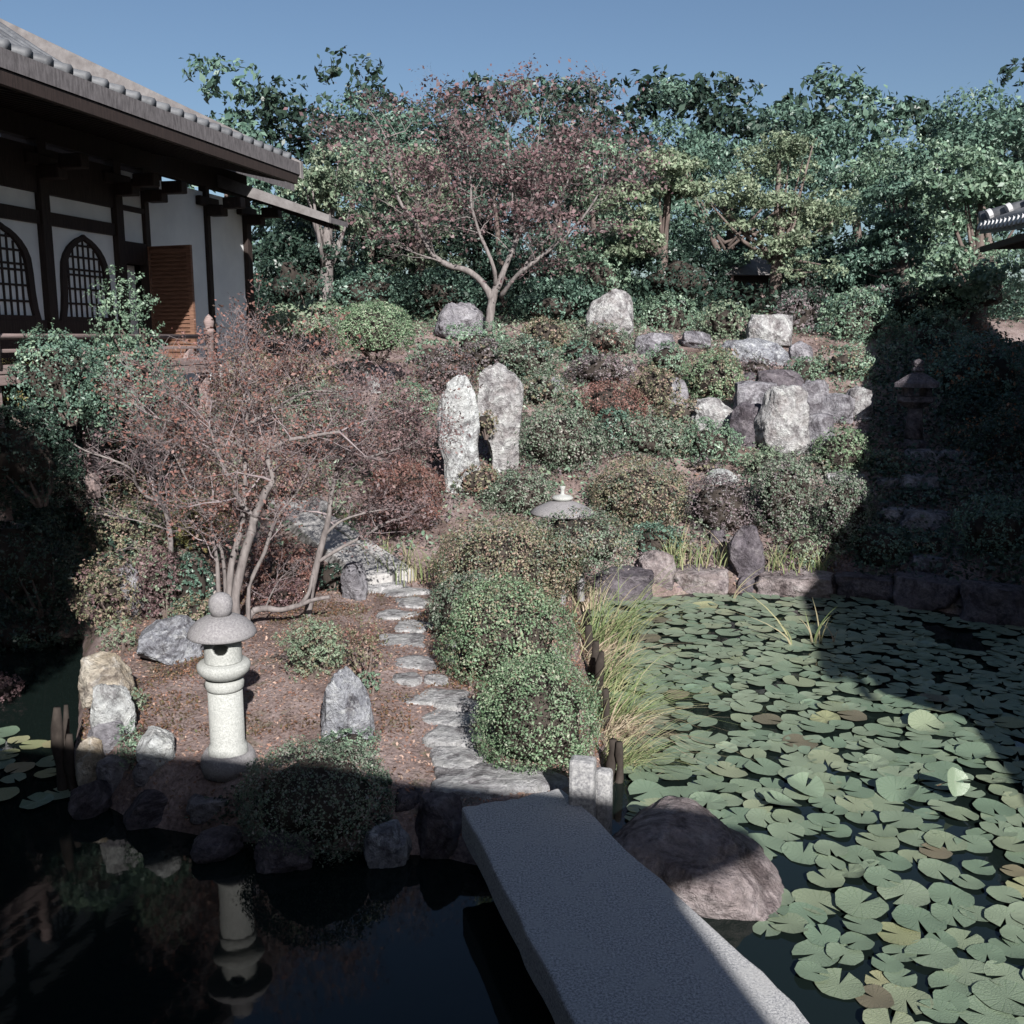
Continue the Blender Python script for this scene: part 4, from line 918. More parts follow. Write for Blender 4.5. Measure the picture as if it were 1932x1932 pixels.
# ================================================================== SHRUBS
C = 'leaf_clipped'
shrub('large round clipped azalea at the path beside the bridge', 888, 1232, 1138, 1478, 'leaf_clipped_bright', 5.0, dens=3.0, lump=.07, lfreq=2.5, thick=.12)
shrub('broad clipped azalea behind the large round one', 830, 1085, 1092, 1325, 'leaf_clipped_bright', 4.8, dens=2.8, lump=.12, mat2='leaf_olive')
shrub('leafy clipped azalea bulging over the stepping stones', 806, 1078, 960, 1222, C, 4.6, dens=2.8, lump=.14)
shrub('wide low azalea in front of the snow-viewing lantern', 815, 972, 1100, 1165, 'leaf_olive', 4.4, dens=2.8, lump=.14, mat2=C)
shrub('small round azalea left of the snow-viewing lantern', 912, 885, 1052, 990, C, 4.2)
shrub('spreading azalea covering the foot of the snow-viewing lantern', 985, 958, 1205, 1085, C, 4.4, lump=.16, mat2='leaf_olive', Y=12.6)
shrub('dome-shaped clipped shrub right of the two standing stones', 970, 765, 1142, 895, C, 4.2, lump=.08, thick=.15)
shrub('rounded olive azalea right of the snow-viewing lantern', 1108, 860, 1302, 1020, 'leaf_olive', 4.2, mat2=C)
shrub('purplish azalea above the iris clumps', 1288, 892, 1425, 1025, 'leaf_purple', 4.2)
shrub('green-purple azalea behind the dark bulbous rock', 1415, 858, 1545, 1030, C, 4.2, mat2='leaf_purple')
shrub('round azalea at the shadow edge above the pond', 1538, 890, 1652, 1062, C, 4.2, mat2='leaf_purple')
shrub('small bright clipped shrub below the right stone bank', 1540, 808, 1640, 895, 'leaf_clipped_bright', 4.0)
shrub('big domed evergreen on stems at the top of the slope', 620, 570, 784, 684, 'leaf_clipped_bright', 3.4, Y=20.2, lump=.03, thick=.06, dens=3.8, name='domed_shrub', top=-.55)
shrub('round reddish brown azalea left of the standing stones', 798, 655, 892, 745, 'leaf_purple', 3.8, mat2='leaf_red')
shrub('fiery red-brown azalea in the middle of the slope', 1088, 722, 1218, 808, 'leaf_red', 3.8)
shrub('olive mound above the purplish grey rock', 1193, 693, 1278, 768, 'leaf_olive', 3.8)
shrub('small green shrub left below the long white rock', 1225, 648, 1292, 705, 'leaf_green', 4)
shrub('loose green shrub in front of the long white rock', 1285, 668, 1400, 758, 'leaf_clipped_bright', 4, mat2='leaf_olive')
shrub('small brown azalea under the long white rock', 1388, 674, 1464, 725, 'leaf_purple', 3.8, Y=22.2)
shrub('bright green pincushion shrub right of the dark flat rock', 1480, 672, 1558, 735, 'leaf_green', 3.6, Y=21.8)
shrub('pale green bush left of the squared crest rock', 1322, 568, 1414, 648, 'leaf_mid', 4.4, Y=24.8, name='garden_bush', lump=.2)
shrub('leafy green bush right of the broad crest rock', 1190, 552, 1325, 652, 'leaf_green', 4.6, Y=25.6, name='garden_bush', lump=.2)
shrub('olive mound below the broad crest rock', 985, 598, 1075, 662, 'leaf_olive', 3.8, Y=23.8)
shrub('grey-green mound right in front of the broad crest rock', 1078, 608, 1188, 680, C, 3.8, Y=23.2, mat2='leaf_red')
shrub('dark green mound between the maple and the crest rock', 938, 636, 1048, 715, C, 4.0, mat2='leaf_camellia')
shrub('low brownish mound in the middle of the upper slope', 1068, 668, 1195, 728, 'leaf_purple', 3.8)
shrub('leafy mound below the fiery azalea', 1130, 785, 1295, 868, C, 4.4, lump=.2, mat2='leaf_green')
shrub('green mound left of the dark lichened rock', 1285, 795, 1392, 880, 'leaf_green', 4.4, lump=.2)
shrub('loose leafy shrub in front of the big pale rock', 1395, 840, 1500, 925, 'leaf_mid', 4.4, lump=.22)
shrub('low leafy shrub left of the dark grey boulder', 765, 640, 850, 715, 'leaf_green', 4.8, Y=22.6, lump=.22, name='garden_bush')
shrub('leafy shrub hiding the foot of the dark grey boulder', 830, 612, 985, 700, 'leaf_green', 4.8, Y=22.8, lump=.24, name='garden_bush')
shrub('small green shrub above the reddish round azalea', 1058, 640, 1125, 690, 'leaf_camellia', 4.4, Y=22.9)
shrub('small yellowish shrub tucked between the two standing stones', 895, 775, 938, 825, 'leaf_olive', 3.8, Y=17.2)
shrub('small olive shrub at the foot of the standing stones', 855, 875, 945, 945, 'leaf_olive', 4.2, mat2='leaf_red')
shrub('dark leafy shrub between the dome and the fiery azalea', 1120, 770, 1185, 850, 'leaf_camellia', 4.6)
shrub('large reddish camellia right of the hut', 1452, 545, 1560, 690, 'leaf_purple', 5.0, Y=25.5, name='camellia_bush', lump=.2, mat2='leaf_camellia')
shrub('large glossy green camellia on the right crest', 1535, 548, 1695, 715, 'leaf_green', 5.4, Y=24.6, name='camellia_bush', lump=.22, mat2='leaf_camellia')
shrub('red-topped camellia behind the large glossy one', 1590, 538, 1680, 620, 'leaf_purple', 4.8, Y=26.4, name='camellia_bush', lump=.2)
shrub('low green shrub at the shadow edge right of the crest', 1560, 690, 1660, 745, 'leaf_green', 4.6, Y=22.0, lump=.2, mat2='leaf_olive')
shrub('half-shaded camellia right of the crest', 1690, 588, 1835, 730, 'leaf_green', 5.4, Y=23.8, name='camellia_bush', lump=.24)
shrub('bush with orange leaves in the shade at the right edge', 1740, 620, 1960, 830, 'leaf_camellia', 6.0, Y=20.5, name='camellia_bush', lump=.24, mat2='leaf_orange')
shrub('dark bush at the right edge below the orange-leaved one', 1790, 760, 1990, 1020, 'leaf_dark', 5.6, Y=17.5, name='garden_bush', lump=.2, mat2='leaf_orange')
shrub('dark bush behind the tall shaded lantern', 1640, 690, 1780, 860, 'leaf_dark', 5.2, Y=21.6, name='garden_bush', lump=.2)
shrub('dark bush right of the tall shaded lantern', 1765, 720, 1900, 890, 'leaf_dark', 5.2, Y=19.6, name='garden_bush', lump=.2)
shrub('shaded mound above the right pond edge', 1600, 985, 1720, 1085, 'leaf_camellia', 4.6, name='azalea_shrub')
shrub('shaded mound between the middle and lowest terrace', 1680, 915, 1800, 965, 'leaf_camellia', 4.6)
shrub('shaded mound at the far right above the pond', 1790, 930, 1960, 1080, 'leaf_camellia', 4.8, lump=.2)
for a_ in ((1545, 655, 1640, 712, 'leaf_green', 'small green mound right of the grey block on the crest'), (1238, 752, 1318, 805, 'leaf_olive', 'low olive mound left of the jagged pale rock'),
        (985, 698, 1060, 765, 'leaf_clipped', 'small mound touching the veined standing stone on its right'), (728, 722, 815, 795, 'leaf_green', 'loose green mound left above the white standing stone'),
        (738, 800, 826, 868, 'leaf_clipped', 'green mound left of the waist of the white standing stone'), (1296, 858, 1362, 900, 'leaf_purple', 'tiny purplish mound behind the low white stone'),
        (1500, 858, 1575, 908, 'leaf_clipped', 'small mound at the foot of the rounded leaning rock'), (876, 640, 948, 702, 'leaf_purple', 'small brownish mound in front of the maple trunk'),
        (1062, 742, 1108, 800, 'leaf_green', 'tiny green mound left of the fiery azalea'), (1212, 800, 1300, 862, 'leaf_clipped', 'low mound between the leafy mound and the jagged rock'),
        (1330, 660, 1385, 700, 'leaf_olive', 'tiny olive mound at the left end of the long white rock'), (1210, 1000, 1300, 1062, 'leaf_olive', 'low mound above the left kerb rocks'),
        (1440, 880, 1520, 960, 'leaf_green', 'leafy mound between the purplish and the green-purple azaleas'), (1560, 935, 1640, 1000, 'leaf_olive', 'olive mound below the flat pale stone'),
        (1700, 1000, 1800, 1060, 'leaf_camellia', 'dark mound right of the lowest shaded terrace'), (1640, 850, 1720, 905, 'leaf_camellia', 'dark mound left of the top shaded terrace')):
    shrub(a_[5], a_[0], a_[1], a_[2], a_[3], a_[4], 4.2, lump=.2, mat2='leaf_olive' if a_[4] != 'leaf_olive' else 'leaf_clipped', core=.7)
# left side
shrub('tall loose camellia in front of the bell windows', 175, 520, 300, 700, 'leaf_green', 5.2, Y=12.9, name='camellia_bush', lump=.34, thick=.5, core=0, dens=1.6, lfreq=2.4, sprig=9)
shrub('broad camellia before the veranda posts', 130, 640, 350, 830, 'leaf_camellia', 5.6, Y=12.8, name='camellia_bush', lump=.24, mat2='leaf_green')
shrub('camellia at the left under the veranda rail', 20, 620, 190, 800, 'leaf_camellia', 5.6, Y=12.4, name='camellia_bush', lump=.26, mat2='leaf_green')
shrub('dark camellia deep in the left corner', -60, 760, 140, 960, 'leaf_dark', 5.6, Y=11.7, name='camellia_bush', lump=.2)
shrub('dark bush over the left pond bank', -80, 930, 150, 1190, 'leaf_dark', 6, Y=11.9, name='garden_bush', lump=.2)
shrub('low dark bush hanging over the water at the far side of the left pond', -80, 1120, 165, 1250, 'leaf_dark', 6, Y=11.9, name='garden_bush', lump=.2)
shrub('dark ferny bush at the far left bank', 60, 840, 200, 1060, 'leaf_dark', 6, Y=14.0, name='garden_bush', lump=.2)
shrub('yellow-green maple sprig at the left edge', -50, 675, 100, 815, 'leaf_yellowgreen', 5.6, Y=12.7, name='maple_bush', lump=.3, thick=.5, core=0, dens=1.5, top=-.3)
shrub('dry brownish shrub leaning over the pond at the left edge', -40, 1268, 38, 1335, 'leaf_dusty', 4.4, Y=10.2, lump=.3)
RB = 'leaf_redbrown'
shrub('rust-brown azalea bank along the top of the left slope', 500, 672, 640, 745, 'leaf_olive', 4.0, Y=19.4, mat2=RB, lump=.18)
shrub('olive and rust azalea behind the twiggy tree, left', 395, 660, 540, 790, 'leaf_olive', 4.2, Y=17.5, mat2='leaf_red', lump=.2)
shrub('green azalea with rusty sprigs behind the twiggy tree, middle', 520, 715, 690, 840, 'leaf_clipped', 4.2, Y=17.0, mat2=RB, lump=.2)
shrub('rust-red azalea left of the standing stones', 660, 775, 812, 905, 'leaf_redbrown', 4.2, Y=16.3, mat2='leaf_clipped', lump=.2)
shrub('red-brown azalea at the foot of the left standing stone', 690, 865, 838, 985, 'leaf_red', 4.2, Y=15.4, mat2=RB, lump=.2)
shrub('green azalea with brownish sprigs below the veranda', 280, 770, 440, 900, 'leaf_clipped', 4.4, Y=15.2, mat2=RB, lump=.2)
shrub('mixed red and green azalea in the left bank', 160, 830, 330, 960, 'leaf_olive', 4.6, Y=14.6, mat2='leaf_red', lump=.24)
shrub('green shrub with grey twigs in the left bank', 330, 860, 500, 985, 'leaf_olive', 4.6, Y=14.9, mat2=RB, lump=.24)
shrub('fern and nandina thicket in the lower left bank', 155, 950, 330, 1110, 'leaf_olive', 5.2, Y=13.6, mat2='leaf_mid', lump=.28, name='fern_thicket')
shrub('bright yellow-green shrub behind the twiggy tree', 320, 935, 430, 1040, 'leaf_yellowgreen', 5.2, Y=13.8, mat2='leaf_mid', lump=.28, name='nandina_shrub', core=.6)
shrub('dusty fern thicket around the tall mossy rock of the left bank', 150, 1050, 262, 1195, 'leaf_olive', 5.2, mat2='leaf_dusty', lump=.28, thick=.45, core=.6, name='fern_thicket')
shrub('dusty mauve undergrowth behind the speckled boulder', 250, 1015, 345, 1180, 'leaf_dusty', 5.0, mat2='leaf_mid', lump=.28, thick=.45, core=.6, name='fern_thicket')
shrub('low plants between the speckled boulder and the lantern cap', 318, 1120, 412, 1205, 'leaf_olive', 4.8, mat2='leaf_camellia', lump=.28, thick=.4, core=.6, name='fern_thicket')
shrub('dry twiggy undergrowth right of the crooked trunk', 470, 1090, 590, 1160, 'leaf_dusty', 4.6, mat2='leaf_red', lump=.3, thick=.5, core=.4, name='fern_thicket')
shrub('dark glossy shrub left of the lantern finial', 318, 1040, 402, 1175, 'leaf_camellia', 5.2, name='camellia_bush')
shrub('reddish thicket behind the lantern', 470, 1010, 600, 1165, 'leaf_red', 5.2, Y=12.9, mat2='leaf_dusty', lump=.26, core=.5, thick=.4, name='nandina_shrub')
shrub('dusky azalea mound above the long slabs', 440, 850, 610, 960, RB, 4.4, Y=16.0, mat2='leaf_olive', lump=.22)
shrub('red azalea with dark twigs right of the long slabs', 680, 900, 840, 1010, 'leaf_red', 4.4, Y=14.6, mat2='leaf_redbrown', lump=.28, core=.5, thick=.4)
shrub('dark little shrub beside the long slabs', 600, 1060, 650, 1118, 'leaf_dark', 4.2)
shrub('low spreading juniper right of the lantern', 530, 1165, 655, 1285, 'leaf_mid', 4.6, name='juniper_shrub', lump=.3, thick=.5, core=.5, mat2='leaf_olive', dr=.7)
shrub('yellowish young shrub between the juniper and the path', 640, 1150, 725, 1290, 'leaf_olive', 4.8, name='garden_bush', lump=.35, thick=.6, core=0, dens=1.1, mat2='leaf_red')
shrub('dark clipped round azalea in the shade at the front of the island', 440, 1388, 752, 1625, C, 5.2, Y=6.75, lump=.08, thick=.12, dens=2.6)
shrub('green fringe shrub before the white-streaked boulder', 600, 1372, 715, 1440, 'leaf_green', 5, lump=.2)
shrub('narrow leafy shrub on the left shore, upper', 228, 1296, 280, 1350, 'leaf_mid', 6, name='daphne_shrub', core=0, thick=.6, dens=1.6, aspect=.3)
shrub('narrow leafy shrub on the left shore, lower', 215, 1362, 282, 1462, 'leaf_green', 6, name='daphne_shrub', core=0, thick=.6, dens=1.5, aspect=.3)
shrub('ferns behind the speckled boulder', 180, 1165, 262, 1235, 'leaf_mid', 6, name='fern_clump', cat='fern', core=0, thick=.6, dens=1.3, aspect=.3)
shrub('small leafy plant right of the white-streaked boulder', 672, 1262, 722, 1315, 'leaf_green', 5.5, name='garden_bush', core=0, thick=.6, dens=1.1)
shrub('small green shrub left of the bright pond-side iris', 1180, 985, 1290, 1070, 'leaf_camellia', 4.6, lump=.2)
shrub('low ivy-like shrub above the long brown kerb block', 1450, 1000, 1580, 1080, 'leaf_mid', 4.4, lump=.24, mat2='leaf_dusty')

# ================================================================== GRASS AND IRIS
def blades(label, px, py, n, hpx, spread_px, mat='grass_blade', name='iris_clump', cat='iris', z=None, lean=(0, 0), wmul=1.0, droop=.5, seed=0, Y=None):
    if px > 1090 and px < 1185: n = int(n * 1.5); hpx *= 1.2; wmul *= 1.15
    r = np.random.default_rng(seed + int(px + py * 3)); b = G(px, py) if z is None else atz(px, py, z); m = mpp(b); V = []; F = []
    for k in range(n):
        x0 = r.normal() * spread_px * m * .5; y0 = r.normal() * spread_px * m * .3; hh = hpx * m * r.uniform(.5, 1.1)
        d = np.array([r.normal() * .25 + lean[0], r.normal() * .25 + lean[1], 0]); wd = m * 2.0 * r.uniform(.6, 1.2) * wmul
        side = np.array([d[1], -d[0], 0]) + r.normal(size=3) * .3; side[2] = 0; side /= np.linalg.norm(side) + 1e-6
        if abs(side[0]) < .5: side = np.array([1, side[1] * .3, 0]); side /= np.linalg.norm(side)
        K = 5; dr2 = droop * r.uniform(.2, 1.6); o0 = len(V)
        for i in range(K + 1):
            t = i / K; p = np.array([x0, y0, 0]) + d * hh * (t ** 1.6) * (1 + dr2) + np.array([0, 0, hh * (t - dr2 * .45 * t ** 2.6)])
            ww = wd * (1 - t ** 2) * .5 + .0006; V += [p - side * ww, p + side * ww]
        F += [(o0 + 2 * i, o0 + 2 * i + 1, o0 + 2 * i + 3, o0 + 2 * i + 2) for i in range(K)]
    o = mesh_np(name, V, np.array(F), mat); o.location = b; return tag(o, label, cat)
GB = 'grass_blade'
blades('tall iris leaves left of the middle kerb block', 1272, 1075, 34, 95, 26)
blades('fine iris leaves behind the middle kerb block', 1318, 1068, 50, 62, 60)
blades('bending iris leaf pair by the dark bulbous rock', 1360, 1068, 7, 75, 14, lean=(-.2, 0))
blades('thin iris leaves behind the long brown kerb block', 1470, 1075, 50, 60, 55)
blades('iris leaves at the right end of the long brown block', 1530, 1080, 40, 55, 40)
blades('iris leaves beside the right bridge slab', 775, 1095, 60, 72, 70)
blades('iris leaves farther along the bridge slab', 720, 1050, 40, 50, 50)
blades('iris leaves at the top of the bridge slabs', 650, 990, 36, 42, 40)
blades('tall green grass on the right shore beside the hedge', 1120, 1235, 60, 150, 60, 'grass_blade', 'grass_tuft', 'grass', lean=(.35, 0), droop=.8)
blades('arching grass over the lily pads at the top of the right shore', 1150, 1230, 30, 150, 40, 'grass_blade', 'grass_tuft', 'grass', lean=(.3, -.1), droop=.7, z=WATER)
blades('yellowing grass arching over the pond in the middle of the right shore', 1140, 1375, 80, 120, 60, 'grass_blade', 'grass_tuft', 'grass', lean=(.55, 0), droop=1.0)
blades('dry straw-coloured grass right of the large round azalea', 1150, 1400, 120, 90, 55, 'grass_dry', 'grass_tuft', 'grass', lean=(.4, -.1), droop=1.3)
blades('long pale grass hiding the timber piles midway along the right shore', 1128, 1300, 60, 105, 60, 'grass_blade', 'grass_tuft', 'grass', lean=(.4, -.1), droop=.9)
blades('straw-coloured grass fringe by the piles above the dry tuft', 1120, 1262, 60, 80, 50, 'grass_dry', 'grass_tuft', 'grass', lean=(.4, -.1), droop=1.2)
blades('straggling yellow-green grass in front of the granite posts', 1150, 1455, 50, 90, 50, 'grass_blade', 'grass_tuft', 'grass', lean=(.5, -.2), droop=1.1)
blades('arching grass beside the granite posts', 1165, 1480, 46, 125, 34, 'grass_blade', 'grass_tuft', 'grass', lean=(.45, 0), droop=.8)
blades('dry grass tangle at the back of the big brown boulder', 1180, 1520, 110, 70, 50, 'grass_dry', 'grass_tuft', 'grass', lean=(.2, -.2), droop=1.6)
blades('dry grass at the left corner of the pond', 1095, 1150, 50, 75, 40, 'grass_dry', 'grass_tuft', 'grass', lean=(.1, 0), droop=1.0)
blades('long slanting reed leaf rising from the lily pads', 1492, 1218, 3, 120, 3, GB, 'pond_reed', 'reed', z=WATER, lean=(-.75, .0), droop=.35, wmul=2.0)
blades('upright reed tuft standing among the lily pads', 1535, 1215, 9, 95, 16, GB, 'pond_reed', 'reed', z=WATER, lean=(0, 0), droop=.2, wmul=1.4)
blades('bent brown reed stalk right of the reed tuft', 1572, 1215, 2, 62, 3, 'grass_dry', 'pond_reed', 'reed', z=WATER, lean=(.1, 0), droop=1.5, wmul=1.6)
blades('dry bent reed in front of the dark bulbous rock', 1385, 1132, 3, 85, 5, 'grass_dry', 'pond_reed', 'reed', z=WATER, lean=(.7, 0), droop=.4, wmul=1.3)

# ================================================================== TREES
# ---- twiggy tree beside the lantern
tb = G(446, 1205); TY = tb.y
def A(px, py, dy=0): return at(px, py, TY + dy)
e = empty('twiggy_tree', tb, 'low spreading bare tree of grey twigs and russet leaves behind the lantern', 'tree')
W = Wood(5)
W.limb([tb - Vector((0, 0, .1)), A(444, 1130), A(458, 1060), A(474, 1000), A(480, 975)], .055, .045, 9)
W.limb([tb + Vector((-.06, .05, -.1)), A(432, 1120, .1), A(440, 1050, .1), A(456, 990, .1), A(462, 920, .1), A(462, 850, .15), A(466, 790, .2), A(470, 750, .25)], .045, .015, 8, 10, .6, 3, .45, .25, s0=.45)
W.limb([A(480, 975), A(500, 930), A(515, 900), A(505, 860), A(530, 835), A(575, 825), A(640, 815)], .045, .016, 8, 10, .5, 2, .5, .2, s0=.3)
W.limb([A(480, 975), A(455, 950), A(430, 900, -.2), A(408, 850, -.2), A(395, 800, -.2)], .032, .012, 7, 7, .6, 3, .5, .25, s0=.3)
W.limb([A(466, 850), A(430, 830, .1), A(370, 805, .1), A(300, 790, .1)], .022, .008, 6, 7, .5, 3, .5, .2, s0=.2)
W.limb([A(470, 800), A(520, 770, .2), A(580, 740, .3), A(650, 740, .3)], .022, .008, 6, 9, .5, 2, .5, .2, s0=.2)
W.limb([A(466, 760), A(450, 720, .2), A(440, 690, .2), A(450, 700, .2)], .018, .007, 6, 8, .5, 3, .5, .3, s0=.1)
W.limb([A(480, 760), A(530, 735, .4), A(580, 715, .4)], .016, .007, 6, 8, .45, 3, .5, .25, s0=.1)
W.limb([tb + Vector((-.2, .05, -.05)), A(412, 1100, .15), A(408, 1050, .15), A(400, 1000, .15), A(402, 930, .2)], .03, .012, 7, 8, .5, 3, .5, .25, s0=.4)
W.limb([tb + Vector((.12, .1, -.1)), A(470, 1110, .2), A(500, 1040, .2), A(520, 980, .2), A(560, 930, .2), A(585, 880, .2)], .03, .01, 7, 9, .45, 3, .5, .2, s0=.45)
W.limb([tb + Vector((-.14, .1, -.1)), A(425, 1120, .3), A(418, 1040, .3), A(380, 960, .3), A(350, 900, .3), A(330, 860, .3)], .028, .009, 7, 9, .45, 3, .5, .2, s0=.45)
W.finish(e, 'bark_grey', 'twig', 'leaf_red', .036, 3, .05, tipfrac=.42)
# ---- its neighbour on the right, leaning over the slabs
tb2 = G(585, 1165)
e = empty('twiggy_tree', tb2, 'slim leaning tree with russet leaves reaching over the long slabs', 'tree')
W = Wood(9); TY = tb2.y
W.limb([tb2 + Vector((-.05, 0, -.1)), A(588, 1110), A(604, 1040), A(618, 985), A(626, 930), A(640, 880), A(665, 840), A(700, 810)], .05, .014, 8, 9, .45, 2, .5, .15, s0=.4)
W.limb([A(612, 1010), A(640, 985), A(680, 970), A(730, 960)], .02, .008, 6, 7, .35, 2, .5, .1, s0=.3)
W.limb([A(600, 1060), A(650, 1030), A(690, 1010), A(730, 985), A(770, 975, .2)], .024, .008, 6, 9, .32, 2, .5, .08, s0=.3)
W.limb([A(632, 905), A(680, 870, .1), A(740, 850, .1), A(770, 842, .2)], .022, .008, 6, 11, .36, 3, .5, .12, s0=.2)
W.limb([A(660, 845), A(690, 790, .2), A(720, 770, .2)], .018, .007, 6, 8, .5, 3, .5, .2, s0=.2)
W.finish(e, 'bark_grey', 'twig', 'leaf_redbrown', .038, 3, .06, tipfrac=.75)
# ---- left small tree
tb3 = G(318, 1105)
e = empty('twiggy_tree', tb3, 'thin bare tree at the left whose twigs fan towards the shade', 'tree')
W = Wood(12); TY = tb3.y
W.limb([tb3 + Vector((0, 0, -.1)), A(322, 1050), A(318, 990), A(305, 950), A(290, 930)], .045, .02, 8, 3, .4, 2, .4, .15, s0=.5)
W.limb([A(305, 950), A(275, 935), A(255, 910), A(248, 885), A(205, 865), A(160, 850), A(120, 825)], .024, .008, 7, 13, .55, 3, .5, .15, s0=.2)
W.limb([A(305, 950), A(300, 910, .1), A(310, 870, .1), A(330, 840, .1)], .02, .008, 6, 10, .5, 3, .5, .25, s0=.2)
W.limb([A(320, 1000), A(270, 985), A(225, 975)], .012, .006, 6, 6, .4, 2, .5, .1, s0=.2)
W.finish(e, 'bark_grey', 'twig', 'leaf_dusty', .04, 1, .05, tipfrac=.25)
# ---- pale crooked branch wood: propped dead branches by the lantern
db = G(400, 1150)
e = empty('crooked_branch', db, 'pale crooked bare branch arching behind the lantern cap', 'branch')
W = Wood(3); TY = db.y
W.limb([A(402, 1145), A(398, 1105), A(378, 1088), A(350, 1085), A(330, 1096)], .05, .03, 8); W.limb([A(378, 1088), A(395, 1080), A(415, 1092)], .02, .012, 6)
W.finish(e, 'bark_pale', 'twig')
db = G(545, 1185)
e = empty('fallen_branch', db, 'thick pale branch lying level to the right of the lantern cap', 'branch')
W = Wood(4); TY = db.y
W.limb([A(478, 1152), A(500, 1148), A(530, 1150), A(565, 1142), A(590, 1132), A(622, 1126)], .042, .02, 8); W.limb([A(565, 1142), A(582, 1120), A(590, 1085)], .03, .018, 6)
W.limb([A(470, 1165), A(478, 1152)], .04, .045, 7); W.limb([A(500, 1150), A(512, 1120), A(530, 1090)], .014, .006, 5, 4, .25, 2)
W.finish(e, 'bark_grey', 'twig')
# ---- the bare maple on the crest
TY = 24.8; mbp = A(925, 612)
e = empty('maple_tree', mbp, 'wide bare maple on the hill crest with pale limbs and thin dusty pink foliage', 'tree')
W = Wood(21)
W.limb([A(922, 625), A(926, 585), A(932, 555), A(940, 535)], 0.116, 0.081, 9)
W.limb([A(930, 570), A(915, 540), A(885, 512), A(845, 500), A(815, 478), A(795, 440), A(775, 410), A(752, 375), A(735, 320), A(728, 260)], 0.088, 0.025, 9, 9, 1.0, 3, .4, .15, s0=.35)
W.limb([A(815, 478), A(805, 445), A(802, 400), A(805, 385)], 0.041, 0.019, 7, 6, .9, 3, .5, .25, s0=.4)
W.limb([A(938, 545), A(955, 500), A(968, 470), A(985, 430), A(1000, 395)], 0.082, 0.031, 9, 8, 1.0, 3, .45, .2, s0=.4)
W.limb([A(935, 540), A(930, 500, -.3), A(905, 440, -.3), A(890, 390, -.3), A(888, 340, -.3), A(880, 270, -.3)], 0.054, 0.019, 8, 9, 1.0, 3, .45, .15, s0=.35)
W.limb([A(968, 480), A(972, 430, .4), A(968, 380, .4), A(962, 330, .4), A(958, 250, .4)], 0.041, 0.012, 7, 8, .9, 3, .5, .2, s0=.3)
W.limb([A(945, 560), A(975, 520, -.4), A(1020, 485, -.5), A(1060, 450, -.5), A(1100, 410, -.5), A(1140, 350, -.5)], 0.061, 0.019, 8, 10, 1.0, 3, .45, .12, s0=.35)
W.limb([A(975, 520), A(1010, 475, .3), A(1045, 430, .3), A(1060, 370, .3), A(1075, 330, .3), A(1090, 260, .3)], 0.041, 0.015, 7, 9, 1.0, 3, .5, .15, s0=.35)
W.limb([A(1000, 395), A(1010, 350), A(1005, 320), A(1012, 290), A(1020, 220)], 0.034, 0.012, 7, 8, .8, 2, .5, .2, s0=.2)
W.limb([A(890, 390), A(870, 350), A(864, 325), A(868, 300)], 0.020, 0.009, 6, 8, .8, 2, .5, .2, s0=.1)
W.finish(e, 'bark_grey', 'bark_grey', 'leaf_dusty', .085, 7, .26, flat=.85, aspect=.7, tipfrac=.2)
TG = 'trees behind the hill crest'
tree('tall tree with forked pale trunk and light leaves right of the hall roof', 622, 26.5, [(540, 270, 700, 400, 0), (600, 380, 700, 470, .5), (560, 300, 640, 380, -.5)], 'leaf_mid', .106, 7213, 'broadleaf_tree', trunk_r=.2, bark='bark_grey', group=TG, lean=0)
tree('dark evergreen between the hall and the maple', 720, 31, [(600, 330, 800, 560, 0), (640, 160, 820, 420, 1)], 'leaf_camellia', .122, 12484, group=TG, trunk_r=.14)
tree('dark evergreen directly behind the bare maple', 900, 33, [(780, 170, 1010, 460, 0), (800, 400, 1010, 580, -1)], 'leaf_dark', .122, 15260, group=TG, trunk_r=.14)
tree('mid-green tree behind the left limbs of the maple', 800, 29, [(690, 280, 880, 420, 0), (740, 430, 880, 520, 0)], 'leaf_mid', .106, 7213, 'broadleaf_tree', group=TG, trunk_r=.18)
tree('dark evergreen with an upright trunk right of the maple', 1145, 32, [(1010, 150, 1200, 450, 0), (1030, 430, 1230, 590, -1)], 'leaf_dark', .122, 13872, group=TG, trunk_r=.14)
tree('pale leafy tree behind the right limbs of the maple', 1060, 30, [(960, 260, 1140, 400, 0), (1040, 440, 1180, 540, -1)], 'leaf_green', .106, 7769, 'broadleaf_tree', group=TG, trunk_r=.16)
tree('wide yellow-green maple, brightest tree on the right', 1452, 28.5, [(1290, 330, 1480, 440, -.5), (1400, 350, 1640, 450, 0), (1420, 420, 1560, 500, -.6), (1380, 250, 1560, 350, .5), (1470, 490, 1580, 530, -1)], 'leaf_maple', .094, 18034, 'maple_tree', group=TG, trunk_r=.2, flat=.35, gap=.7)
tree('pale broadleaf tree left of the yellow-green maple', 1240, 28.5, [(1120, 340, 1260, 430, -.5), (1180, 260, 1340, 400, 0), (1150, 420, 1260, 510, -.5)], 'leaf_maple', .110, 11098, 'broadleaf_tree', group=TG, trunk_r=.17, flat=.5)
tree('dark evergreen behind the yellow-green maple', 1380, 35, [(1180, 150, 1400, 480, 0), (1380, 170, 1640, 520, 1)], 'leaf_camellia', .131, 18034, group=TG, trunk_r=.14)
tree('dark evergreen over the hut', 1330, 30.5, [(1220, 420, 1400, 590, 0)], 'leaf_camellia', .106, 6936, group=TG, trunk_r=.16)
tree('tall glossy evergreen at the upper right', 1690, 27, [(1640, 300, 1780, 430, 0), (1600, 400, 1740, 520, .5), (1560, 460, 1700, 570, .5)], 'leaf_camellia', .114, 12484, group=TG, trunk_r=.14)
tree('evergreen with hanging leaves at the right edge', 1830, 25.5, [(1740, 290, 1960, 440, 0), (1740, 470, 1880, 560, -1)], 'leaf_green', .114, 12484, 'evergreen_tree', group=TG, trunk_r=.2)
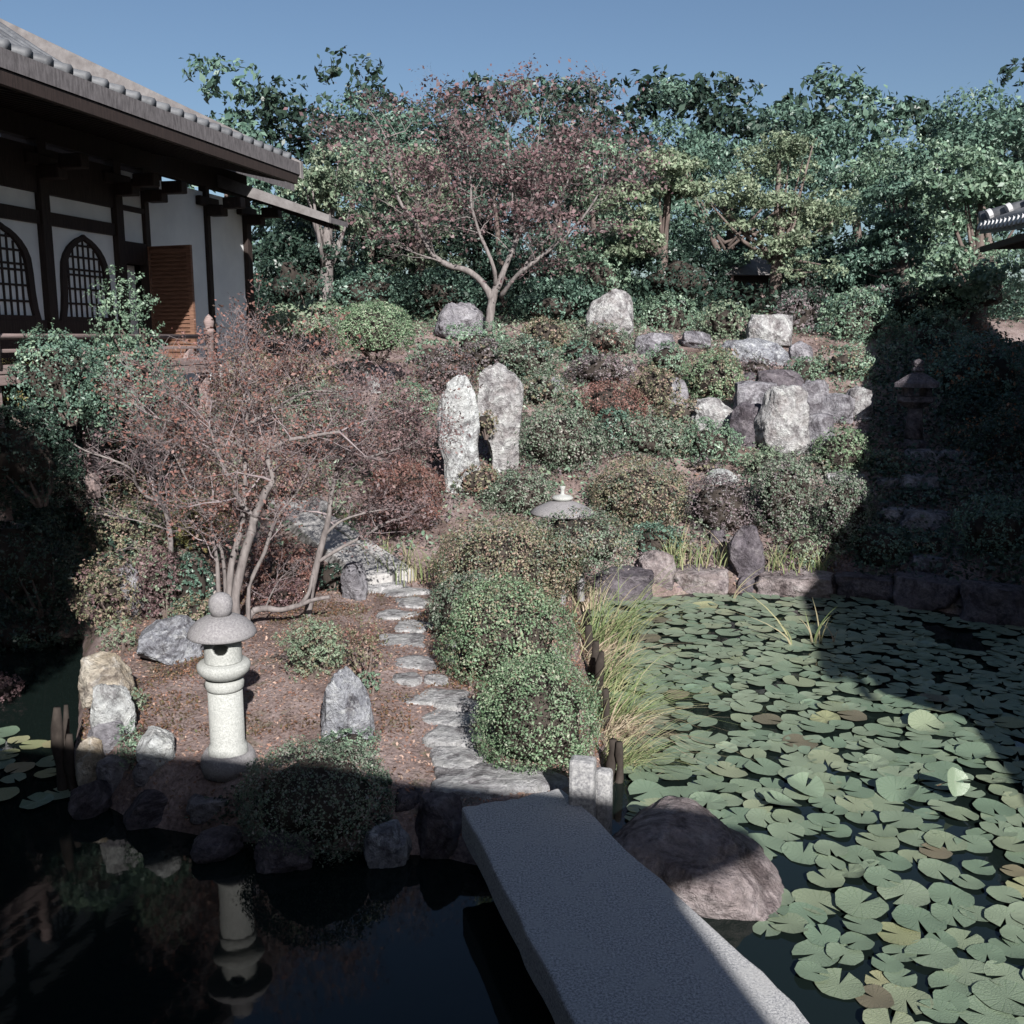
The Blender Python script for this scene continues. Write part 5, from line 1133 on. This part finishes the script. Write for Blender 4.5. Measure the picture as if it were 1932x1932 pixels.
tree('dark evergreen filling the right corner', 1860, 31, [(1700, 160, 2000, 520, 0), (1680, 440, 2000, 680, -2)], 'leaf_camellia', .131, 19422, group=TG, trunk_r=.15)
tree('dark evergreen behind the camellias of the right crest', 1600, 31, [(1480, 470, 1740, 640, 0)], 'leaf_dark', .122, 9710, group=TG, trunk_r=.2)
tree('low dark evergreen under the maple limbs', 820, 28.5, [(640, 500, 920, 600, 0)], 'leaf_camellia', .106, 9710, group=TG, trunk_r=.15)
tree('low dark evergreen right of the maple trunk', 1050, 27.5, [(970, 530, 1190, 610, 0)], 'leaf_camellia', .098, 7769, group=TG, trunk_r=.12)
tree('dark evergreen behind the end of the hall', 560, 27, [(470, 400, 640, 620, 0)], 'leaf_dark', .114, 9710, group=TG, trunk_r=.18)
tree('leafy camellia tree right of the hall wall', 545, 22.5, [(480, 560, 640, 650, 0)], 'leaf_mid', .082, 6936, 'camellia_tree', group=TG, trunk_r=.08)
for q, (x0, y0, x1, y1, Y, mt, lb_) in enumerate((
        (470, 470, 660, 610, 25.8, 'leaf_dark', 'dark understorey bush behind the corner of the hall'), (600, 500, 780, 610, 25.6, 'leaf_camellia', 'glossy understorey bush behind the domed evergreen'),
        (760, 520, 900, 600, 26.8, 'leaf_camellia', 'glossy bush behind the dark grey boulder'), (960, 545, 1120, 620, 25.8, 'leaf_camellia', 'glossy bush right of the maple trunk'),
        (1040, 470, 1210, 590, 27.2, 'leaf_green', 'light green bush behind the broad crest rock'), (1190, 470, 1370, 590, 27.0, 'leaf_dark', 'dark bush left of the hut'),
        (1440, 500, 1600, 600, 27.2, 'leaf_dark', 'dark bush between the hut and the camellias'), (1640, 520, 1800, 640, 25.8, 'leaf_dark', 'dark bush behind the half-shaded camellia'),
        (1720, 450, 1940, 620, 24.6, 'leaf_green', 'leafy bush under the tiled eave at the right edge'), (640, 400, 800, 520, 29, 'leaf_dark', 'tall dark bush between the pale-trunked tree and the maple'))):
    shrub(lb_, x0, y0, x1, y1, mt, 5.6, Y=Y, name='evergreen_bush', lump=.28, thick=.4, dens=2.2, group='evergreen undergrowth behind the hill crest')
tree('blue-green evergreen between the maple and the pale broadleaf tree', 1130, 30.5, [(1020, 250, 1200, 380, 0), (1080, 350, 1230, 500, 0)], 'leaf_green', .1, 7956, group=TG, trunk_r=.12, limbs=False, gap=.8)
tree('blue-green evergreen crossing behind the left maple limbs', 700, 29.5, [(620, 260, 800, 400, 0), (660, 380, 820, 520, 0)], 'leaf_green', .1, 7956, group=TG, trunk_r=.12, limbs=False, gap=.8)
tree('evergreen with dense foliage behind the glossy tree at the upper right', 1720, 29, [(1600, 240, 1780, 420, 0), (1700, 380, 1860, 560, 0)], 'leaf_green', .1, 7956, group=TG, trunk_r=.12, limbs=False, gap=.8)
tree('evergreen with dense foliage right behind the bare maple crown', 950, 30, [(840, 250, 1020, 420, 0), (900, 400, 1060, 540, 0)], 'leaf_camellia', .1, 9282, group=TG, trunk_r=.12, limbs=False, gap=.8)
# tree row farther back closing the view
for q, x in enumerate(range(430, 2080, 118)):
    tree('%s of the fourteen dark trees in the far row, counted from the left' % ('first second third fourth fifth sixth seventh eighth ninth tenth eleventh twelfth thirteenth fourteenth fifteenth'.split()[q]), x, 40 + (q % 3) * 2, [(x - 100, 150 + 30 * math.sin(q * 2.3), x + 100, 480, 0), (x - 90, 430, x + 100, 640, 0)], 'leaf_dark' if q % 5 else 'leaf_camellia', .28, 6000, 'forest_tree', group='far row of trees behind the garden', trunk_r=.25, seed=q, limbs=False, gap=.8)
# ---- unseen tree added outside the left edge to shade the left pond
st = empty('evergreen_tree', (-5.6, 3.6, 0), 'unseen dense evergreen added beyond the left edge of the view to shade the left pond', 'tree')
r = np.random.default_rng(5); Pc, Nc = [], []
for (c, rr_, hz_) in (((.35, -.4, 4.9), 2.0, 1.2), ((.25, .2, 6.0), 2.05, 1.2), ((-1.6, .3, 5.4), 2.0, 1.6)):
    P, N = shell(9000, rr_, rr_, hz_, r, 3, .08, 2, .5, -1, 6, .06); Pc.append(P + c); Nc.append(N)
P = np.concatenate(Pc); N = np.concatenate(Nc); mesh_np('crown', leaves_np(P, N, .17, r, .6, .7), leaf_faces(len(P)), 'leaf_dark', st)
MB().tube([(0, 0, -1.6), (0, 0, 2), (0, 0, 6.6)], [.24, .2, .06], 9).build('trunk', 'bark_brown', st, True)

# ================================================================== LILY PADS
def pad_mesh(seed, kind='flat'):
    r = np.random.default_rng(seed); n = 22; V = [(0, 0, .002)]; F = []
    notch = .16; ph = r.uniform(0, 6.28)
    for ring, rr in ((1, .5), (2, .85), (3, 1.0)):
        for i in range(n):
            a = notch + (2 * math.pi - 2 * notch) * i / (n - 1); w_ = 1 + .05 * math.sin(3 * a + ph) + .03 * math.sin(7 * a + ph * 2)
            z = {'flat': .03 * rr * rr * math.sin(3 * a + ph) + .035 * rr ** 3, 'curl': .10 * rr ** 3 * (1 + math.sin(a + ph)) + .03 * math.sin(5 * a), 'cup': .5 * max(0, math.sin(a + ph)) * rr ** 2}[kind]
            V.append((rr * w_ * math.cos(a), rr * w_ * math.sin(a), z + .002))
    for i in range(n - 1): F.append((0, 1 + i, 2 + i))
    for ring in (0, 1):
        for i in range(n - 1): a = 1 + ring * n + i; F.append((a, a + n, a + n + 1)); F.append((a, a + n + 1, a + 1))
    return np.array(V), np.array(F)
r = np.random.default_rng(99)
cand = np.stack([r.uniform(.4, 9.5, 16000), r.uniform(3.2, 15.2, 16000)], 1)
sdR = poly_sd(cand[:, 0], cand[:, 1], POND_R)
nz = fbm(np.stack([cand[:, 0], cand[:, 1], np.zeros(len(cand))], 1), .8, 12, 3)
ok = (sdR > .12) & (nz > -.68); cand = cand[ok]
br0 = np.array(atz(1180, 1590, WATER)[:2])
keep = []; rad = []
for c in cand:
    q = r.uniform(.095, .185)
    if c[0] < 1.35 + .35 * (7 - c[1]) and c[1] < 7.0: continue              # keep clear of the boulder and the bridge
    if keep:
        K = np.array(keep[-2600:]); d = np.hypot(K[:, 0] - c[0], K[:, 1] - c[1])
        if (d < .675 * (q + np.array(rad[-2600:]))).any(): continue
    keep.append(c); rad.append(q)
    if len(keep)   >= 2600: break
cl = []                                                               # left pond pads
for _ in range(900):
    c = np.array([r.uniform(-6.0, -3.9), r.uniform(7.7, 9.4)])
    if poly_sd(c[0], c[1], POND_L) < .12: continue
    q = r.uniform(.10, .16)
    if cl and min(np.hypot(*(c - k[0])) for k in cl) < .2: continue
    cl.append((c, q))
print('pads', len(keep), len(cl))
VAR = []
for k in range(8):
    v_, f_ = pad_mesh(k, 'flat' if k < 6 else 'curl'); VAR.append((v_, f_))
vc_, fc_ = pad_mesh(20, 'cup'); VAR.append((vc_, fc_))
PM = {}
for k, (v_, f_) in enumerate(VAR):
    for mt in ('pad_green', 'pad_yellow', 'pad_brown'):
        me = bpy.data.meshes.new('lily_pad'); me.from_pydata(v_.tolist(), [], f_.tolist()); me.materials.append(MATS[mt]); me.polygons.foreach_set('use_smooth', np.ones(len(f_), bool)); PM[k, mt] = me
items = []
for c, q in zip(keep, rad):
    m = (c[1] * cp + (H - WATER) * sp) / FPX; rx_ = (c[0] / m) + 966
    r0 = ((c[1] * sp - (H - WATER) * cp)); py = 966 - r0 / (c[1] * cp + (H - WATER) * sp) * FPX
    vis = -20 < rx_ < 1950 and 1100 < py < 1950
    items.append((q / m if vis else 0, c, q, rx_, py))
items.sort(key=lambda t: -t[0])
restV, restF = [], []; nb = 0; GP = 'lily pads floating on the ponds'
def place_pad(c, q, vi, mt, label, z, tilt):
    o = bpy.data.objects.new('lily_pad', PM[vi, mt]); COL.objects.link(o); o.location = (c[0], c[1], z); o.scale = (q, q, q)
    o.rotation_euler = (tilt[0], tilt[1], r.uniform(0, 6.28)); tag(o, label, 'lily pad', GP)
for k, (s_px, c, q, px_, py_) in enumerate(items):
    u = r.random(); vi = int(r.integers(0, 8))
    if vi >= 6 and u < .80: vi -= 6
    mt = 'pad_green' if r.random() < .93 else ('pad_yellow' if r.random() < .5 else 'pad_brown')
    z = WATER + .006 + .022 * r.random(); 
    if k < 285:
        shade = px_ > 1590 and py_ < 1340
        kind = {'pad_green': 'green', 'pad_yellow': 'yellowing', 'pad_brown': 'brown withered'}[mt]; form = 'round' if vi < 6 else ('curled' if vi < 8 else 'upturned')
        col_ = ['by the grassy shore', 'left of middle', 'in the middle', 'right of middle', 'towards right edge'][int(np.clip((px_ - 1000) / 190, 0, 4))]
        row_ = ['by far kerb', 'far half', 'halfway across', 'near half', 'level with boulder', 'nearest the viewer'][int(np.clip((py_ - 1120) / 140, 0, 5))]
        sz_ = 'large' if q > .155 else ('mid-sized' if q > .125 else 'small')
        where = 'in the shaded right corner of the pond' if shade else ('at the bottom of the right pond' if py_ > 1500 else 'in the sunlit right pond')
        place_pad(c, q, vi, mt, f'{sz_} {kind} {form} lily pad {col_}, {row_}, right pond', z, (r.normal() * .035, r.normal() * .035))
    else:
        v_, f_ = VAR[vi if vi < 8 else 0]; a = r.uniform(0, 6.28); ca, sa = math.cos(a), math.sin(a)
        vv = v_ * q; vv = np.stack([vv[:, 0] * ca - vv[:, 1] * sa + c[0], vv[:, 0] * sa + vv[:, 1] * ca + c[1], vv[:, 2] + z], 1)
        restV.append(vv); restF.append(f_ + nb); nb += len(vv)
if restV: mesh_np('lily_pads', np.concatenate(restV), np.concatenate(restF), 'pad_far', None, True)['kind'] = 'stuff'
for c, q in cl[:40]:
    yl_ = r.random() < .35
    place_pad(c, q, int(r.integers(0, 8)), 'pad_yellow' if yl_ else 'pad_green', '%s %s lily pad %s, %s of the left pond' % ('large' if q > .14 else ('mid-sized' if q > .12 else 'small'), 'yellowing' if yl_ else 'green',
              'close to the timber piles' if c[0] > -4.6 else ('a little left of the piles' if c[0] > -5.2 else 'at the left edge'), 'near side' if c[1] < 8.3 else ('middle' if c[1] < 8.9 else 'far side')), WATER + .006 + .02 * r.random(), (0, 0))
for q_, (px, py, sz, lb_) in enumerate(((1690, 1490, .17, 'large upturned lily pad with a shiny rim near the right, lower'), (1520, 1485, .16, 'large upturned shiny lily pad in the lower middle of the pond'), (1475, 1515, .16, 'large curled shiny lily pad left of the upturned pair'),
        (1800, 1500, .12, 'lily leaf standing on edge on a red stalk at the lower right'), (1835, 1420, .15, 'raised dark green lily pad near the shadow edge'), (1745, 1365, .17, 'shiny folded lily pad at the shadow edge'))):
    p = atz(px, py, WATER + .05); me = PM[8 if q_ != 3 else 8, 'pad_green']; o = bpy.data.objects.new('lily_pad', me); COL.objects.link(o)
    o.location = p; o.scale = (sz, sz, sz); o.rotation_euler = ((1.2, .2, .6) if q_ == 3 else (.28, .1 * q_, 1.1 * q_)); tag(o, lb_, 'lily pad', GP)
    if q_ == 3: o.location.z += .12; MB().tube([(-.9, -.2, -.9), (-.3, 0, -.4), (0, 0, 0)], .035, 6).build('stalk', 'timber_brown', o, True)

# ================================================================== LITTER, MOSS, GROUND COVER
def scatter(name, mat, n, xr, yr, size, cond=None, seed=1, up=1.0, lift=.01, aspect=.5, jitter=.5, dens_noise=None, hgt=0):
    r = np.random.default_rng(seed); x = r.uniform(*xr, n); y = r.uniform(*yr, n)
    sdd = np.maximum(poly_sd(x, y, POND_R), poly_sd(x, y, POND_L)); ok = sdd < -.08
    if cond is not None: ok &= cond(x, y)
    if dens_noise: ok &= fbm(np.stack([x, y, x * 0], 1), dens_noise[0], seed, 3) > dens_noise[1]
    x, y = x[ok], y[ok]; z = terrain(x, y) + lift + (r.random(len(x)) * hgt)
    P = np.stack([x, y, z], 1); N = np.tile([0, 0, up], (len(P), 1)).astype(float)
    o = mesh_np(name, leaves_np(P, N, size, r, aspect, jitter), leaf_faces(len(P)), mat); o['kind'] = 'stuff'; return o
scatter('leaf_litter', 'litter', 34000, (-4.8, 1.6), (6.6, 14), .030, seed=3, jitter=.35)
scatter('leaf_litter', 'litter', 14000, (-9, 9), (13, 27), .055, seed=4, jitter=.4)
scatter('moss', 'moss_blades', 36000, (-4.8, 1.4), (8.2, 13.5), .026, seed=5, jitter=1.2, hgt=.03, dens_noise=(1.1, .12))
scatter('ground_cover', 'leaf_clipped', 70000, (-9.5, 9.5), (13.6, 27), .065, seed=6, jitter=1.0, hgt=.14, dens_noise=(.9, .12))
scatter('ground_cover', 'leaf_mid', 26000, (-9.5, 10), (15.5, 28), .085, seed=7, jitter=1.0, hgt=.22, dens_noise=(.6, .15))
scatter('ground_cover', 'leaf_redbrown', 30000, (-8.5, 8), (14, 24), .06, seed=8, jitter=1.0, hgt=.12, dens_noise=(.8, .15))
scatter('ground_cover', 'leaf_green', 30000, (-9.5, 10), (14.0, 27), .075, seed=17, jitter=1.0, hgt=.2, dens_noise=(.8, .0))
scatter('ground_cover', 'leaf_purple', 24000, (-5, 9), (14.2, 20), .055, seed=18, jitter=1.0, hgt=.14, dens_noise=(1.0, .0))
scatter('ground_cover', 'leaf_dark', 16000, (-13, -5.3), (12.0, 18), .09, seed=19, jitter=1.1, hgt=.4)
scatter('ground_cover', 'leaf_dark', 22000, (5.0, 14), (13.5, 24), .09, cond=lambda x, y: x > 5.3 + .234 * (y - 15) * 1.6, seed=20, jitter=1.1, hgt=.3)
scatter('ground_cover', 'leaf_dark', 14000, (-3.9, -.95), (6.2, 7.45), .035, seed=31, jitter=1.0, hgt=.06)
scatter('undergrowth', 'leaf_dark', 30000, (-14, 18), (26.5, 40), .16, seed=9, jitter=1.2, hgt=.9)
